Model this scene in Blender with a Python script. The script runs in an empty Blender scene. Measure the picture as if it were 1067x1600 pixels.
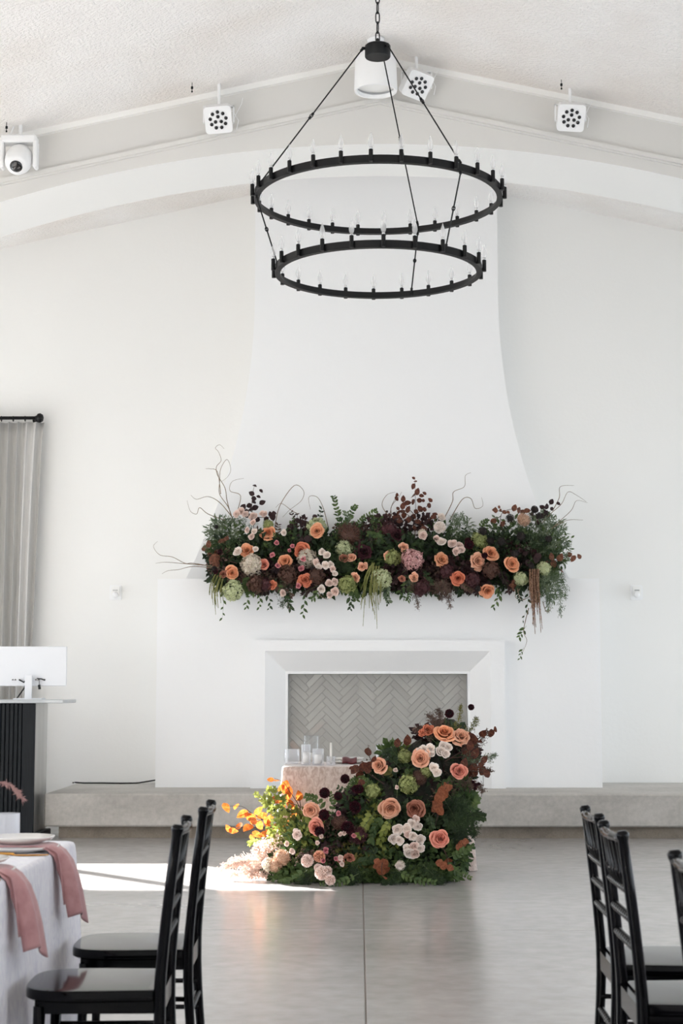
import bpy, math, random
import numpy as np
from mathutils import Vector, Matrix, Quaternion

# ------------------------------------------------------------------ camera, light, exposure
sc = bpy.context.scene
COL = sc.collection
PITCH, YAW, FPX, CAMZ = math.radians(6.19), math.radians(0.584), 2600.0, 1.3
cam_data = bpy.data.cameras.new('camera')
cam_data.sensor_fit = 'AUTO'; cam_data.sensor_width = 36.0
cam_data.lens = FPX / 1600.0 * 36.0
cam_data.clip_end = 200
cam_data.dof.use_dof = True; cam_data.dof.focus_distance = 12.5; cam_data.dof.aperture_fstop = 7.0
cam = bpy.data.objects.new('camera', cam_data); COL.objects.link(cam)
cam.location = (0, 0, CAMZ); cam.rotation_euler = (math.pi / 2 + PITCH, 0, YAW)
sc.camera = cam

world = bpy.data.worlds.new('sky'); sc.world = world; world.use_nodes = True
bg = world.node_tree.nodes['Background']
bg.inputs[0].default_value = (0.80, 0.90, 1.0, 1); bg.inputs[1].default_value = 1.5

sun_d = bpy.data.lights.new('sun', 'SUN'); sun_d.energy = 62.0; sun_d.angle = math.radians(0.6); sun_d.color = (1.0, 0.965, 0.92)
sun = bpy.data.objects.new('sun', sun_d); COL.objects.link(sun)
sun.rotation_euler = Vector((0.89, -1.0, -0.624)).to_track_quat('-Z', 'Y').to_euler()

WIN_Y = [(-3.4, 1.65), (1.3, 1.65), (6.0, 1.65), (10.9, 1.65), (15.3, 1.2)]      # window bays along both side walls: centre, half width; last unseen bay added to light the back
def window_light(x, y, hw, power, color, sx, up):
    d = bpy.data.lights.new('window_daylight', 'AREA'); d.shape = 'RECTANGLE'; d.size = hw * 2; d.size_y = 3.0
    d.energy = power; d.color = color
    o = bpy.data.objects.new('window_daylight', d); COL.objects.link(o)
    o.location = (x, y, 1.62)
    o.rotation_euler = Vector((sx, 0, up)).to_track_quat('-Z', 'Z').to_euler()
for k, (wy, hw) in enumerate(WIN_Y):          # daylight lamps tilted down; strength and tilt set per bay to balance the hall
    e = (1.4, 1.9, 1.6, 0.6, 2.1)[k] * hw / 1.65; tilt = (-.4, -.45, -.45, -.2, -.05)[k]
    window_light(-7.62, wy, hw, 80 * e, (0.86, 0.93, 1.0), 1, tilt)
    window_light(7.98, wy, hw, 105 * e, (0.84, 0.92, 1.0), -1, tilt)
vs = sc.view_settings
vs.view_transform = 'Standard'; vs.look = 'None'; vs.gamma = 1.0; vs.use_curve_mapping = False; vs.exposure = -0.10
sc.cycles.use_denoising = True
sc.cycles.max_bounces = 10; sc.cycles.diffuse_bounces = 6; sc.cycles.transparent_max_bounces = 24
sc.cycles.caustics_reflective = False; sc.cycles.caustics_refractive = False
sc.cycles.sample_clamp_indirect = 6.0

# ------------------------------------------------------------------ helpers
rnd = random.Random(7)
CP, SP, CY, SY = math.cos(PITCH), math.sin(PITCH), math.cos(YAW), math.sin(YAW)
def at(px, py, Y):
    """world point that stands at distance Y from the camera plane and shows at photo pixel (px, py)"""
    x = (px - 533.5) / FPX; u = (800 - py) / FPX
    dx, dy, dz = x, CP - u * SP, SP + u * CP
    rx, ry = CY * dx - SY * dy, SY * dx + CY * dy
    t = Y / ry
    return Vector((rx * t, Y, CAMZ + dz * t))

def lin(c):
    def f(v):
        v /= 255.0
        return v / 12.92 if v <= 0.04045 else ((v + 0.055) / 1.055) ** 2.4
    return (f(c[0]), f(c[1]), f(c[2]), 1)

class Mesh:
    def __init__(s): s.v = []; s.f = []; s.rim = None
    def add(s, vs, fs, M=None):
        n = len(s.v)
        s.v += [tuple(M @ Vector(v)) for v in vs] if M is not None else [tuple(v) for v in vs]
        s.f += [tuple(i + n for i in f) for f in fs]
        return s
    def box(s, x0, x1, y0, y1, z0, z1, M=None, bev=0.0):
        if bev <= 0:
            vs = [(x, y, z) for z in (z0, z1) for y in (y0, y1) for x in (x0, x1)]
            return s.add(vs, [(0, 2, 3, 1), (4, 5, 7, 6), (0, 1, 5, 4), (2, 6, 7, 3), (0, 4, 6, 2), (1, 3, 7, 5)], M)
        b = bev
        vs = []; idx = {}
        for ix, x in enumerate((x0, x1)):
            for iy, y in enumerate((y0, y1)):
                for iz, z in enumerate((z0, z1)):
                    sx, sy, sz = (1, -1)[ix] * b, (1, -1)[iy] * b, (1, -1)[iz] * b
                    for a, p in (('x', (x, y + sy, z + sz)), ('y', (x + sx, y, z + sz)), ('z', (x + sx, y + sy, z))):
                        idx[(ix, iy, iz, a)] = len(vs); vs.append(p)
        g = lambda i, j, k, a: idx[(i, j, k, a)]
        fs = []
        for i in (0, 1):
            q = [g(i, 0, 0, 'x'), g(i, 1, 0, 'x'), g(i, 1, 1, 'x'), g(i, 0, 1, 'x')]; fs.append(q if i else q[::-1])
            q = [g(0, i, 0, 'y'), g(1, i, 0, 'y'), g(1, i, 1, 'y'), g(0, i, 1, 'y')]; fs.append(q[::-1] if i else q)
            q = [g(0, 0, i, 'z'), g(1, 0, i, 'z'), g(1, 1, i, 'z'), g(0, 1, i, 'z')]; fs.append(q if i else q[::-1])
        for i in (0, 1):
            for j in (0, 1):
                q = [g(i, j, 0, 'x'), g(i, j, 0, 'y'), g(i, j, 1, 'y'), g(i, j, 1, 'x')]; fs.append(q if i ^ j else q[::-1])
                q = [g(i, 0, j, 'x'), g(i, 0, j, 'z'), g(i, 1, j, 'z'), g(i, 1, j, 'x')]; fs.append(q if not (i ^ j) else q[::-1])
                q = [g(0, i, j, 'y'), g(0, i, j, 'z'), g(1, i, j, 'z'), g(1, i, j, 'y')]; fs.append(q if i ^ j else q[::-1])
        for i in (0, 1):
            for j in (0, 1):
                for k in (0, 1):
                    q = [g(i, j, k, 'x'), g(i, j, k, 'y'), g(i, j, k, 'z')]; fs.append(q if (i + j + k) % 2 else q[::-1])
        return s.add(vs, fs, M)
    def tube(s, pts, r, n=8, caps=True, closed=False):
        pts = [Vector(p) for p in pts]; m = len(pts)
        rr = r if isinstance(r, (list, tuple)) else [r] * m
        vs = []; fs = []
        prev = None
        for i, p in enumerate(pts):
            if closed: t = pts[(i + 1) % m] - pts[i - 1]
            else: t = pts[min(i + 1, m - 1)] - pts[max(i - 1, 0)]
            if t.length < 1e-9: t = Vector((0, 0, 1))
            t.normalize()
            if prev is None:
                a = Vector((0, 0, 1)) if abs(t.z) < 0.9 else Vector((1, 0, 0))
                u = t.cross(a).normalized()
            else:
                u = (prev - t * prev.dot(t)).normalized()
            prev = u; w = t.cross(u)
            for k in range(n):
                a = 2 * math.pi * k / n
                vs.append(p + (u * math.cos(a) + w * math.sin(a)) * rr[i])
        for i in range(m if closed else m - 1):
            j = (i + 1) % m
            for k in range(n):
                fs.append((i * n + k, i * n + (k + 1) % n, j * n + (k + 1) % n, j * n + k))
        if caps and not closed:
            fs.append(tuple(range(n))[::-1]); fs.append(tuple((m - 1) * n + k for k in range(n)))
        return s.add(vs, fs)
    def lathe(s, prof, n=24, M=None, cap0=True, cap1=True):
        vs = []; fs = []
        for r, z in prof:
            for k in range(n):
                a = 2 * math.pi * k / n
                vs.append((r * math.cos(a), r * math.sin(a), z))
        for i in range(len(prof) - 1):
            for k in range(n):
                fs.append((i * n + k, i * n + (k + 1) % n, (i + 1) * n + (k + 1) % n, (i + 1) * n + k))
        if cap0 and prof[0][0] > 1e-6: fs.append(tuple(range(n))[::-1])
        if cap1 and prof[-1][0] > 1e-6: fs.append(tuple((len(prof) - 1) * n + k for k in range(n)))
        return s.add(vs, fs, M)
    def prism(s, poly, y0, y1):
        """polygon in XZ extruded along Y"""
        n = len(poly)
        vs = [(x, y0, z) for x, z in poly] + [(x, y1, z) for x, z in poly]
        fs = [tuple(range(n)), tuple(range(2 * n - 1, n - 1, -1))]
        for i in range(n):
            j = (i + 1) % n
            fs.append((i, i + n, j + n, j))
        return s.add(vs, fs)
    def prism_z(s, poly, z0, z1, M=None):
        n = len(poly)
        vs = [(x, y, z0) for x, y in poly] + [(x, y, z1) for x, y in poly]
        fs = [tuple(range(n))[::-1], tuple(range(n, 2 * n))]
        for i in range(n):
            j = (i + 1) % n
            fs.append((i, j, j + n, i + n))
        return s.add(vs, fs, M)
    def grid(s, fn, nu, nv, M=None):
        vs = [fn(i / nu, j / nv) for i in range(nu + 1) for j in range(nv + 1)]
        fs = [(i * (nv + 1) + j, (i + 1) * (nv + 1) + j, (i + 1) * (nv + 1) + j + 1, i * (nv + 1) + j + 1)
              for i in range(nu) for j in range(nv)]
        return s.add(vs, fs, M)
    def data(s, name, mat, smooth=False):
        me = bpy.data.meshes.new(name)
        me.from_pydata(s.v, [], s.f)
        if mat is not None: me.materials.append(mat)
        if s.rim is not None:
            rim = (s.rim + [0.0] * len(s.v))[:len(s.v)]
            at_ = me.attributes.new('rim', 'FLOAT', 'POINT'); at_.data.foreach_set('value', rim)
        if smooth:
            me.polygons.foreach_set('use_smooth', [True] * len(me.polygons))
        me.update()
        return me

WM = {}
def link(name, data, parent=None, M=None):
    """link an object; M is its world matrix"""
    o = bpy.data.objects.new(name, data); COL.objects.link(o)
    M = M if M is not None else Matrix.Identity(4)
    if parent is not None:
        o.parent = parent
        o.matrix_basis = WM[parent.name].inverted() @ M
    else:
        o.matrix_basis = M
    WM[o.name] = M.copy()
    return o
def part(name, mesh, mat, parent, M=None, smooth=False):
    """a part: mesh given in the parent's own space"""
    W = WM[parent.name] @ (M if M is not None else Matrix.Identity(4))
    return link(name, mesh.data(name, mat, smooth), parent, W)
def tag(o, label=None, cat=None, group=None, kind=None):
    if label: o['label'] = label
    if cat: o['category'] = cat
    if group: o['group'] = group
    if kind: o['kind'] = kind
    return o
def thing(name, loc, label, cat, group=None, rz=0.0):
    o = link(name, None, None, Matrix.Translation(Vector(loc)) @ Matrix.Rotation(rz, 4, 'Z'))
    o.empty_display_size = 0.1
    return tag(o, label, cat, group)
def copy_tree(o, M, parent=None):
    c = o.copy(); COL.objects.link(c)
    if parent is None: c.matrix_basis = M
    else: c.parent = parent
    WM[c.name] = M
    for ch in [k for k in o.children]:
        copy_tree(ch, M @ ch.matrix_basis, c)
    return c
def shade_auto(me, ang=35):
    me.polygons.foreach_set('use_smooth', [True] * len(me.polygons))
    try: me.set_sharp_from_angle(angle=math.radians(ang))
    except Exception: pass

# ------------------------------------------------------------------ materials
def new_mat(name):
    m = bpy.data.materials.new(name); m.use_nodes = True
    nt = m.node_tree
    return m, nt, nt.nodes['Principled BSDF'], nt.nodes['Material Output']
def plain(name, c, rough=0.5, metal=0.0, c2=None, scale=8.0, detail=4.0, bump=0.0, bscale=60.0, bdist=0.01, coat=0.0, sheen=0.0, stretch=None, spec=None, objrand=0.0):
    m, nt, b, out = new_mat(name)
    b.inputs['Base Color'].default_value = lin(c)
    b.inputs['Roughness'].default_value = rough; b.inputs['Metallic'].default_value = metal
    if spec is not None: b.inputs['Specular IOR Level'].default_value = spec
    if coat: b.inputs['Coat Weight'].default_value = coat; b.inputs['Coat Roughness'].default_value = 0.08
    if sheen: b.inputs['Sheen Weight'].default_value = sheen
    tc = nt.nodes.new('ShaderNodeTexCoord'); vec = tc.outputs['Object']
    if stretch:
        mp = nt.nodes.new('ShaderNodeMapping'); mp.inputs['Scale'].default_value = stretch
        nt.links.new(vec, mp.inputs['Vector']); vec = mp.outputs['Vector']
    col = None
    if c2:
        n = nt.nodes.new('ShaderNodeTexNoise'); n.inputs['Scale'].default_value = scale; n.inputs['Detail'].default_value = detail
        nt.links.new(vec, n.inputs['Vector'])
        r = nt.nodes.new('ShaderNodeValToRGB')
        r.color_ramp.elements[0].position = 0.35; r.color_ramp.elements[1].position = 0.68
        r.color_ramp.elements[0].color = lin(c); r.color_ramp.elements[1].color = lin(c2)
        nt.links.new(n.outputs['Fac'], r.inputs['Fac']); col = r.outputs['Color']
    if objrand:
        oi = nt.nodes.new('ShaderNodeObjectInfo'); hs = nt.nodes.new('ShaderNodeHueSaturation')
        mr = nt.nodes.new('ShaderNodeMapRange'); mr.inputs['To Min'].default_value = 1 - objrand; mr.inputs['To Max'].default_value = 1 + objrand
        nt.links.new(oi.outputs['Random'], mr.inputs['Value']); nt.links.new(mr.outputs['Result'], hs.inputs['Value'])
        if col: nt.links.new(col, hs.inputs['Color'])
        else: hs.inputs['Color'].default_value = lin(c)
        col = hs.outputs['Color']
    if col: nt.links.new(col, b.inputs['Base Color'])
    if bump:
        n2 = nt.nodes.new('ShaderNodeTexNoise'); n2.inputs['Scale'].default_value = bscale; n2.inputs['Detail'].default_value = 3
        nt.links.new(vec, n2.inputs['Vector'])
        bp = nt.nodes.new('ShaderNodeBump'); bp.inputs['Strength'].default_value = bump; bp.inputs['Distance'].default_value = bdist
        nt.links.new(n2.outputs['Fac'], bp.inputs['Height']); nt.links.new(bp.outputs['Normal'], b.inputs['Normal'])
    return m
def leafy(name, c, c2, trans=0.3, rough=0.55, scale=9.0, tcol=None, objrand=0.12):
    """leaf or petal: diffuse plus light shining through"""
    m = plain(name, c, rough, c2=c2, scale=scale, detail=2, objrand=objrand, spec=0.3)
    nt = m.node_tree; b = nt.nodes['Principled BSDF']; out = nt.nodes['Material Output']
    t = nt.nodes.new('ShaderNodeBsdfTranslucent'); mx = nt.nodes.new('ShaderNodeMixShader'); mx.inputs[0].default_value = trans
    src = b.inputs['Base Color'].links[0].from_socket
    if tcol: t.inputs['Color'].default_value = lin(tcol)
    else: nt.links.new(src, t.inputs['Color'])
    nt.links.new(b.outputs[0], mx.inputs[1]); nt.links.new(t.outputs[0], mx.inputs[2]); nt.links.new(mx.outputs[0], out.inputs['Surface'])
    return m
def petal(name, inner, outer, trans=0.14, deep=.66):
    """flower: deeper colour in the heart, paler towards the petal rims"""
    m = plain(name, outer, 0.6, spec=0.2)
    nt = m.node_tree; b = nt.nodes['Principled BSDF']; out = nt.nodes['Material Output']
    at_ = nt.nodes.new('ShaderNodeAttribute'); at_.attribute_name = 'rim'
    r = nt.nodes.new('ShaderNodeValToRGB'); el = r.color_ramp.elements
    el[0].position = 0.1; el[0].color = lin([c * deep for c in inner])
    el[1].position = 0.97; el[1].color = lin(outer)
    e = el.new(0.55); e.color = lin(inner)
    nt.links.new(at_.outputs['Fac'], r.inputs['Fac'])
    oi = nt.nodes.new('ShaderNodeObjectInfo'); hs = nt.nodes.new('ShaderNodeHueSaturation')
    mr = nt.nodes.new('ShaderNodeMapRange'); mr.inputs['To Min'].default_value = 0.88; mr.inputs['To Max'].default_value = 1.08
    nt.links.new(oi.outputs['Random'], mr.inputs['Value']); nt.links.new(mr.outputs['Result'], hs.inputs['Value'])
    nt.links.new(r.outputs['Color'], hs.inputs['Color']); nt.links.new(hs.outputs['Color'], b.inputs['Base Color'])
    t = nt.nodes.new('ShaderNodeBsdfTranslucent'); mx = nt.nodes.new('ShaderNodeMixShader'); mx.inputs[0].default_value = trans
    nt.links.new(hs.outputs['Color'], t.inputs['Color'])
    nt.links.new(b.outputs[0], mx.inputs[1]); nt.links.new(t.outputs[0], mx.inputs[2]); nt.links.new(mx.outputs[0], out.inputs['Surface'])
    return m
def glassy(name, tint=(245, 248, 250), refl=0.25, body=0.0, body_col=(235, 238, 245)):
    """clear thin glass: mostly see-through, mirror-like at grazing angles"""
    m = bpy.data.materials.new(name); m.use_nodes = True; nt = m.node_tree; nt.nodes.clear()
    out = nt.nodes.new('ShaderNodeOutputMaterial')
    tr = nt.nodes.new('ShaderNodeBsdfTransparent'); tr.inputs[0].default_value = lin(tint)
    gl = nt.nodes.new('ShaderNodeBsdfGlossy'); gl.inputs['Roughness'].default_value = 0.03
    lw = nt.nodes.new('ShaderNodeLayerWeight'); lw.inputs[0].default_value = 0.5
    pw = nt.nodes.new('ShaderNodeMath'); pw.operation = 'POWER'; pw.inputs[1].default_value = 3.0
    ml = nt.nodes.new('ShaderNodeMath'); ml.operation = 'MULTIPLY_ADD'; ml.inputs[1].default_value = refl; ml.inputs[2].default_value = 0.03
    nt.links.new(lw.outputs['Facing'], pw.inputs[0]); nt.links.new(pw.outputs[0], ml.inputs[0])
    mx = nt.nodes.new('ShaderNodeMixShader')
    nt.links.new(ml.outputs[0], mx.inputs[0]); nt.links.new(gl.outputs[0], mx.inputs[2])
    if body > 0:
        df = nt.nodes.new('ShaderNodeBsdfDiffuse'); df.inputs[0].default_value = lin(body_col)
        tl = nt.nodes.new('ShaderNodeBsdfTranslucent'); tl.inputs[0].default_value = lin(body_col)
        m3 = nt.nodes.new('ShaderNodeMixShader'); m3.inputs[0].default_value = 0.5
        nt.links.new(df.outputs[0], m3.inputs[1]); nt.links.new(tl.outputs[0], m3.inputs[2])
        m2 = nt.nodes.new('ShaderNodeMixShader'); m2.inputs[0].default_value = body
        nt.links.new(tr.outputs[0], m2.inputs[1]); nt.links.new(m3.outputs[0], m2.inputs[2]); nt.links.new(m2.outputs[0], mx.inputs[1])
    else:
        nt.links.new(tr.outputs[0], mx.inputs[1])
    nt.links.new(mx.outputs[0], out.inputs['Surface'])
    return m

MT = {}
MT['wall'] = plain('white_wall_paint', (238, 237, 234), 0.75, bump=0.06, bscale=25, bdist=0.02)
MT['plaster'] = plain('white_plaster', (241, 241, 241), 0.7, bump=0.08, bscale=9, bdist=0.03)
MT['header'] = plain('header_paint', (217, 215, 211), 0.75)  # grey tuned down to set header faces darker than the white soffit
MT['trim'] = plain('trim_paint', (240, 239, 236), 0.6)
MT['white_metal'] = plain('white_powder_coat', (240, 240, 240), 0.4)
MT['black_metal'] = plain('black_iron', (16, 16, 17), 0.4, spec=0.25)
MT['black_lens'] = plain('black_lens', (12, 12, 14), 0.1, coat=0.6)
MT['black_resin'] = plain('black_resin', (6, 6, 8), 0.1, spec=0.16)
MT['chrome'] = plain('chrome', (200, 200, 200), 0.2, metal=1.0)
MT['gold'] = plain('brushed_gold', (205, 150, 80), 0.28, metal=1.0)
MT['glass'] = glassy('clear_glass', (249, 250, 251), 0.35)
MT['glass_ribbed'] = glassy('ribbed_glass', (250, 251, 253), 0.5, body=0.24, body_col=(250, 251, 255))
MT['bulb'] = glassy('clear_bulb_glass', (250, 250, 250), 0.4, body=0.3, body_col=(255, 255, 255))
MT['glass_frost'] = glassy('frosted_ribbed_glass', (248, 249, 253), 0.5, body=0.42, body_col=(250, 251, 255))
MT['porcelain'] = plain('cream_porcelain', (236, 233, 228), 0.15, coat=0.6)
MT['plate_glaze'] = plain('sand_glaze', (222, 212, 200), 0.2, coat=0.5)
MT['napkin'] = plain('rose_napkin', (184, 138, 138), 0.85, c2=(170, 122, 124), scale=30, sheen=0.3, bump=0.1, bscale=500, bdist=0.001)
MT['napkin_dark'] = plain('wine_napkin', (96, 26, 34), 0.85, c2=(80, 20, 28), scale=40, sheen=0.2)
MT['curtain'] = plain('grey_linen', (198, 196, 192), 0.9, c2=(188, 186, 183), scale=60, stretch=(1, 1, 0.05), sheen=0.2)
MT['counter_black'] = plain('black_stained_slats', (15, 18, 22), 0.5, c2=(24, 28, 32), scale=20, stretch=(4, 4, 0.3), spec=0.2)
MT['silver_white'] = plain('silver_white_shell', (224, 226, 230), 0.35)
MT['steel'] = plain('brushed_steel', (190, 190, 188), 0.35, metal=0.9, c2=(168, 168, 166), scale=6, stretch=(1, 1, 0.1))
MT['counter_top'] = plain('grey_counter_top', (178, 182, 184), 0.3, c2=(160, 164, 168), scale=4, coat=0.3)
MT['cable'] = plain('black_cable', (14, 14, 15), 0.5)
MT['stem'] = plain('green_stem', (84, 96, 58), 0.6)
MT['twig'] = plain('willow_bark', (138, 120, 98), 0.8, c2=(108, 90, 70), scale=30)
MT['bark'] = plain('dark_bark', (66, 44, 36), 0.8)
MT['foam'] = plain('dark_foam_core', (26, 34, 22), 0.95, c2=(38, 30, 24), scale=20, bump=0.5, bscale=60, bdist=0.02)  # near-black colour stands in for the shade deep between the leaves
MT['candle'] = plain('white_wax', (244, 240, 234), 0.5)

def concrete(name, cols, rough, bump, sc1=0.6, seedoff=0.0, streak=(1, 1, 1), coat=0.0):
    m, nt, b, out = new_mat(name)
    tc = nt.nodes.new('ShaderNodeTexCoord'); mp = nt.nodes.new('ShaderNodeMapping')
    mp.inputs['Scale'].default_value = streak; mp.inputs['Location'].default_value = (seedoff, seedoff * .7, 0)
    nt.links.new(tc.outputs['Object'], mp.inputs['Vector'])
    n1 = nt.nodes.new('ShaderNodeTexNoise'); n1.inputs['Scale'].default_value = sc1; n1.inputs['Detail'].default_value = 7; n1.inputs['Roughness'].default_value = 0.62; n1.inputs['Distortion'].default_value = 0.15
    nt.links.new(mp.outputs[0], n1.inputs['Vector'])
    r = nt.nodes.new('ShaderNodeValToRGB')
    el = r.color_ramp.elements
    el[0].position = 0.30; el[0].color = lin(cols[0]); el[1].position = 0.72; el[1].color = lin(cols[2])
    e = el.new(0.5); e.color = lin(cols[1])
    nt.links.new(n1.outputs['Fac'], r.inputs['Fac'])
    n2 = nt.nodes.new('ShaderNodeTexNoise'); n2.inputs['Scale'].default_value = sc1 * 22; n2.inputs['Detail'].default_value = 5
    nt.links.new(tc.outputs['Object'], n2.inputs['Vector'])
    mix = nt.nodes.new('ShaderNodeMixRGB'); mix.blend_type = 'OVERLAY'; mix.inputs[0].default_value = 0.22
    nt.links.new(r.outputs['Color'], mix.inputs[1]); nt.links.new(n2.outputs['Fac'], mix.inputs[2])
    nt.links.new(mix.outputs[0], b.inputs['Base Color'])
    mr = nt.nodes.new('ShaderNodeMapRange'); mr.inputs['From Min'].default_value = 0.3; mr.inputs['From Max'].default_value = 0.7
    mr.inputs['To Min'].default_value = rough * 0.92; mr.inputs['To Max'].default_value = rough * 1.12
    nt.links.new(n1.outputs['Fac'], mr.inputs['Value']); nt.links.new(mr.outputs[0], b.inputs['Roughness'])
    bp = nt.nodes.new('ShaderNodeBump'); bp.inputs['Strength'].default_value = bump; bp.inputs['Distance'].default_value = 0.004
    nt.links.new(n2.outputs['Fac'], bp.inputs['Height']); nt.links.new(bp.outputs['Normal'], b.inputs['Normal'])
    if coat: b.inputs['Coat Weight'].default_value = coat; b.inputs['Coat Roughness'].default_value = 0.16
    return m
MT['floor'] = concrete('polished_concrete', [(164, 161, 158), (177, 174, 172), (189, 187, 185)], 0.25, 0.0, 0.45, 3.0, (0.6, 1.0, 1), 0.3)
MT['joint'] = plain('joint_filler', (140, 132, 126), 0.8)
MT['hearth'] = concrete('cast_concrete', [(160, 156, 150), (180, 176, 170), (198, 194, 189)], 0.7, 0.25, 1.3, 9.0, (0.7, 1, 1.6))
MT['plinth'] = concrete('rough_concrete', [(120, 110, 100), (142, 132, 120), (158, 148, 138)], 0.9, 0.5, 3.0, 1.0)

def stucco(name, c):
    m, nt, b, out = new_mat(name)
    b.inputs['Roughness'].default_value = 0.9
    tc = nt.nodes.new('ShaderNodeTexCoord')
    n = nt.nodes.new('ShaderNodeTexNoise'); n.inputs['Scale'].default_value = 36; n.inputs['Detail'].default_value = 3; n.inputs['Roughness'].default_value = 0.55
    nt.links.new(tc.outputs['Object'], n.inputs['Vector'])
    r = nt.nodes.new('ShaderNodeValToRGB'); r.color_ramp.elements[0].position = 0.4; r.color_ramp.elements[1].position = 0.62
    nt.links.new(n.outputs['Fac'], r.inputs['Fac'])
    big = nt.nodes.new('ShaderNodeTexNoise'); big.inputs['Scale'].default_value = 0.9; big.inputs['Detail'].default_value = 2
    nt.links.new(tc.outputs['Object'], big.inputs['Vector'])
    cr = nt.nodes.new('ShaderNodeValToRGB'); cr.color_ramp.elements[0].position = 0.3; cr.color_ramp.elements[1].position = 0.6
    cr.color_ramp.elements[0].color = lin((c[0] - 9, c[1] - 12, c[2] - 15)); cr.color_ramp.elements[1].color = lin(c)
    nt.links.new(big.outputs['Fac'], cr.inputs['Fac']); nt.links.new(cr.outputs['Color'], b.inputs['Base Color'])
    bp = nt.nodes.new('ShaderNodeBump'); bp.inputs['Strength'].default_value = 0.55; bp.inputs['Distance'].default_value = 0.02
    nt.links.new(r.outputs['Color'], bp.inputs['Height'])
    bp2 = nt.nodes.new('ShaderNodeBump'); bp2.inputs['Strength'].default_value = 0.12; bp2.inputs['Distance'].default_value = 0.3
    nt.links.new(big.outputs['Fac'], bp2.inputs['Height']); nt.links.new(bp.outputs['Normal'], bp2.inputs['Normal'])
    nt.links.new(bp2.outputs['Normal'], b.inputs['Normal'])
    return m
MT['stucco'] = stucco('ceiling_stucco', (246, 243, 240))

def velvet(name, c, c2, c3):
    m, nt, b, out = new_mat(name)
    b.inputs['Roughness'].default_value = 0.8; b.inputs['Sheen Weight'].default_value = 0.5
    tc = nt.nodes.new('ShaderNodeTexCoord')
    mp = nt.nodes.new('ShaderNodeMapping'); mp.inputs['Scale'].default_value = (1, 1, 0.55)
    nt.links.new(tc.outputs['Object'], mp.inputs['Vector'])
    n = nt.nodes.new('ShaderNodeTexNoise'); n.inputs['Scale'].default_value = 34; n.inputs['Detail'].default_value = 5; n.inputs['Distortion'].default_value = 1.5
    nt.links.new(mp.outputs[0], n.inputs['Vector'])
    r = nt.nodes.new('ShaderNodeValToRGB'); el = r.color_ramp.elements
    el[0].position = 0.36; el[0].color = lin(c); el[1].position = 0.66; el[1].color = lin(c3); e = el.new(0.5); e.color = lin(c2)
    nt.links.new(n.outputs['Fac'], r.inputs['Fac']); nt.links.new(r.outputs['Color'], b.inputs['Base Color'])
    bp = nt.nodes.new('ShaderNodeBump'); bp.inputs['Strength'].default_value = 0.25; bp.inputs['Distance'].default_value = 0.005
    nt.links.new(n.outputs['Fac'], bp.inputs['Height']); nt.links.new(bp.outputs['Normal'], b.inputs['Normal'])
    t = nt.nodes.new('ShaderNodeBsdfTranslucent'); nt.links.new(r.outputs['Color'], t.inputs['Color'])
    mx = nt.nodes.new('ShaderNodeMixShader'); mx.inputs[0].default_value = 0.14
    nt.links.new(b.outputs[0], mx.inputs[1]); nt.links.new(t.outputs[0], mx.inputs[2]); nt.links.new(mx.outputs[0], out.inputs['Surface'])
    return m
MT['velvet_blush'] = velvet('blush_crushed_velvet', (186, 164, 152), (206, 188, 178), (222, 208, 200))
MT['velvet_lilac'] = velvet('pale_lilac_crushed_velvet', (224, 221, 233), (236, 233, 241), (244, 242, 247))

MT['tile'] = plain('glazed_grey_tile', (160, 158, 153), 0.2, c2=(168, 166, 161), scale=5, coat=0.6, bump=0.2, bscale=12, bdist=0.01, objrand=0.035)
MT['grout'] = plain('grey_grout', (156, 154, 149), 0.8)

# ------------------------------------------------------------------ the room
XC = 0.19                                  # centre line of hall
XL, XR, YB, YN = -7.6, 7.98, 17.0, -6.0
RIDGE, SLOPE = 6.78, 0.218
def roof(x): return RIDGE - SLOPE * abs(x - XC)
def structure(name, m, mat, parent=None, smooth=False):
    o = link(name, m.data(name, mat, smooth), parent)
    if parent is None: tag(o, kind='structure')
    return o

# floor: a sub-base and four saw-cut slabs on it
m = Mesh(); m.box(XL, XR, YN, YB, -0.2, -0.006)
floor = structure('floor', m, MT['joint'])
gx, gy = 0.028, 9.36
xs = [XL, gx - 4.6, gx, gx + 4.6, XR]; ys = [YN, gy - 10.2, gy - 5.1, gy, YB]
for i in range(4):
    for j in range(4):
        m = Mesh(); g = 0.004
        m.box(xs[i] + (g if i else 0), xs[i + 1] - (g if i < 3 else 0), ys[j] + (g if j else 0), ys[j + 1] - (g if j < 3 else 0), -0.006, 0, bev=0.0015)
        link('slab', m.data('slab', MT['floor']), floor)

# back wall with its gable and high window on the left
WX0, WX1, WZ0, WZ1 = -7.2, -4.2, 2.56, 3.80
m = Mesh()
m.prism([(WX1, 0), (XR, 0), (XR, roof(XR)), (XC, RIDGE), (WX1, roof(WX1))], YB, YB + 0.3)
m.prism([(XL, 0), (WX0, 0), (WX0, roof(WX0)), (XL, roof(XL))], YB, YB + 0.3)
m.prism([(WX0, 0), (WX1, 0), (WX1, WZ0), (WX0, WZ0)], YB, YB + 0.3)
m.prism([(WX0, WZ1), (WX1, WZ1), (WX1, roof(WX1)), (WX0, roof(WX0))], YB, YB + 0.3)
structure('wall_back', m, MT['wall'])
m = Mesh()
for a in ((WX0, WX0 + .05, WZ0, WZ1), (WX1 - .05, WX1, WZ0, WZ1), (WX0, WX1, WZ0, WZ0 + .05), (WX0, WX1, WZ1 - .05, WZ1), (-6.38, -6.24, WZ0, WZ1)):
    m.box(a[0], a[1], YB + .1, YB + .18, a[2], a[3])
w = structure('window_1', m, MT['white_metal'])
m = Mesh(); m.box(WX0, WX1, YB + .135, YB + .141, WZ0, WZ1); link('pane', m.data('pane', MT['glass']), w)

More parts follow.
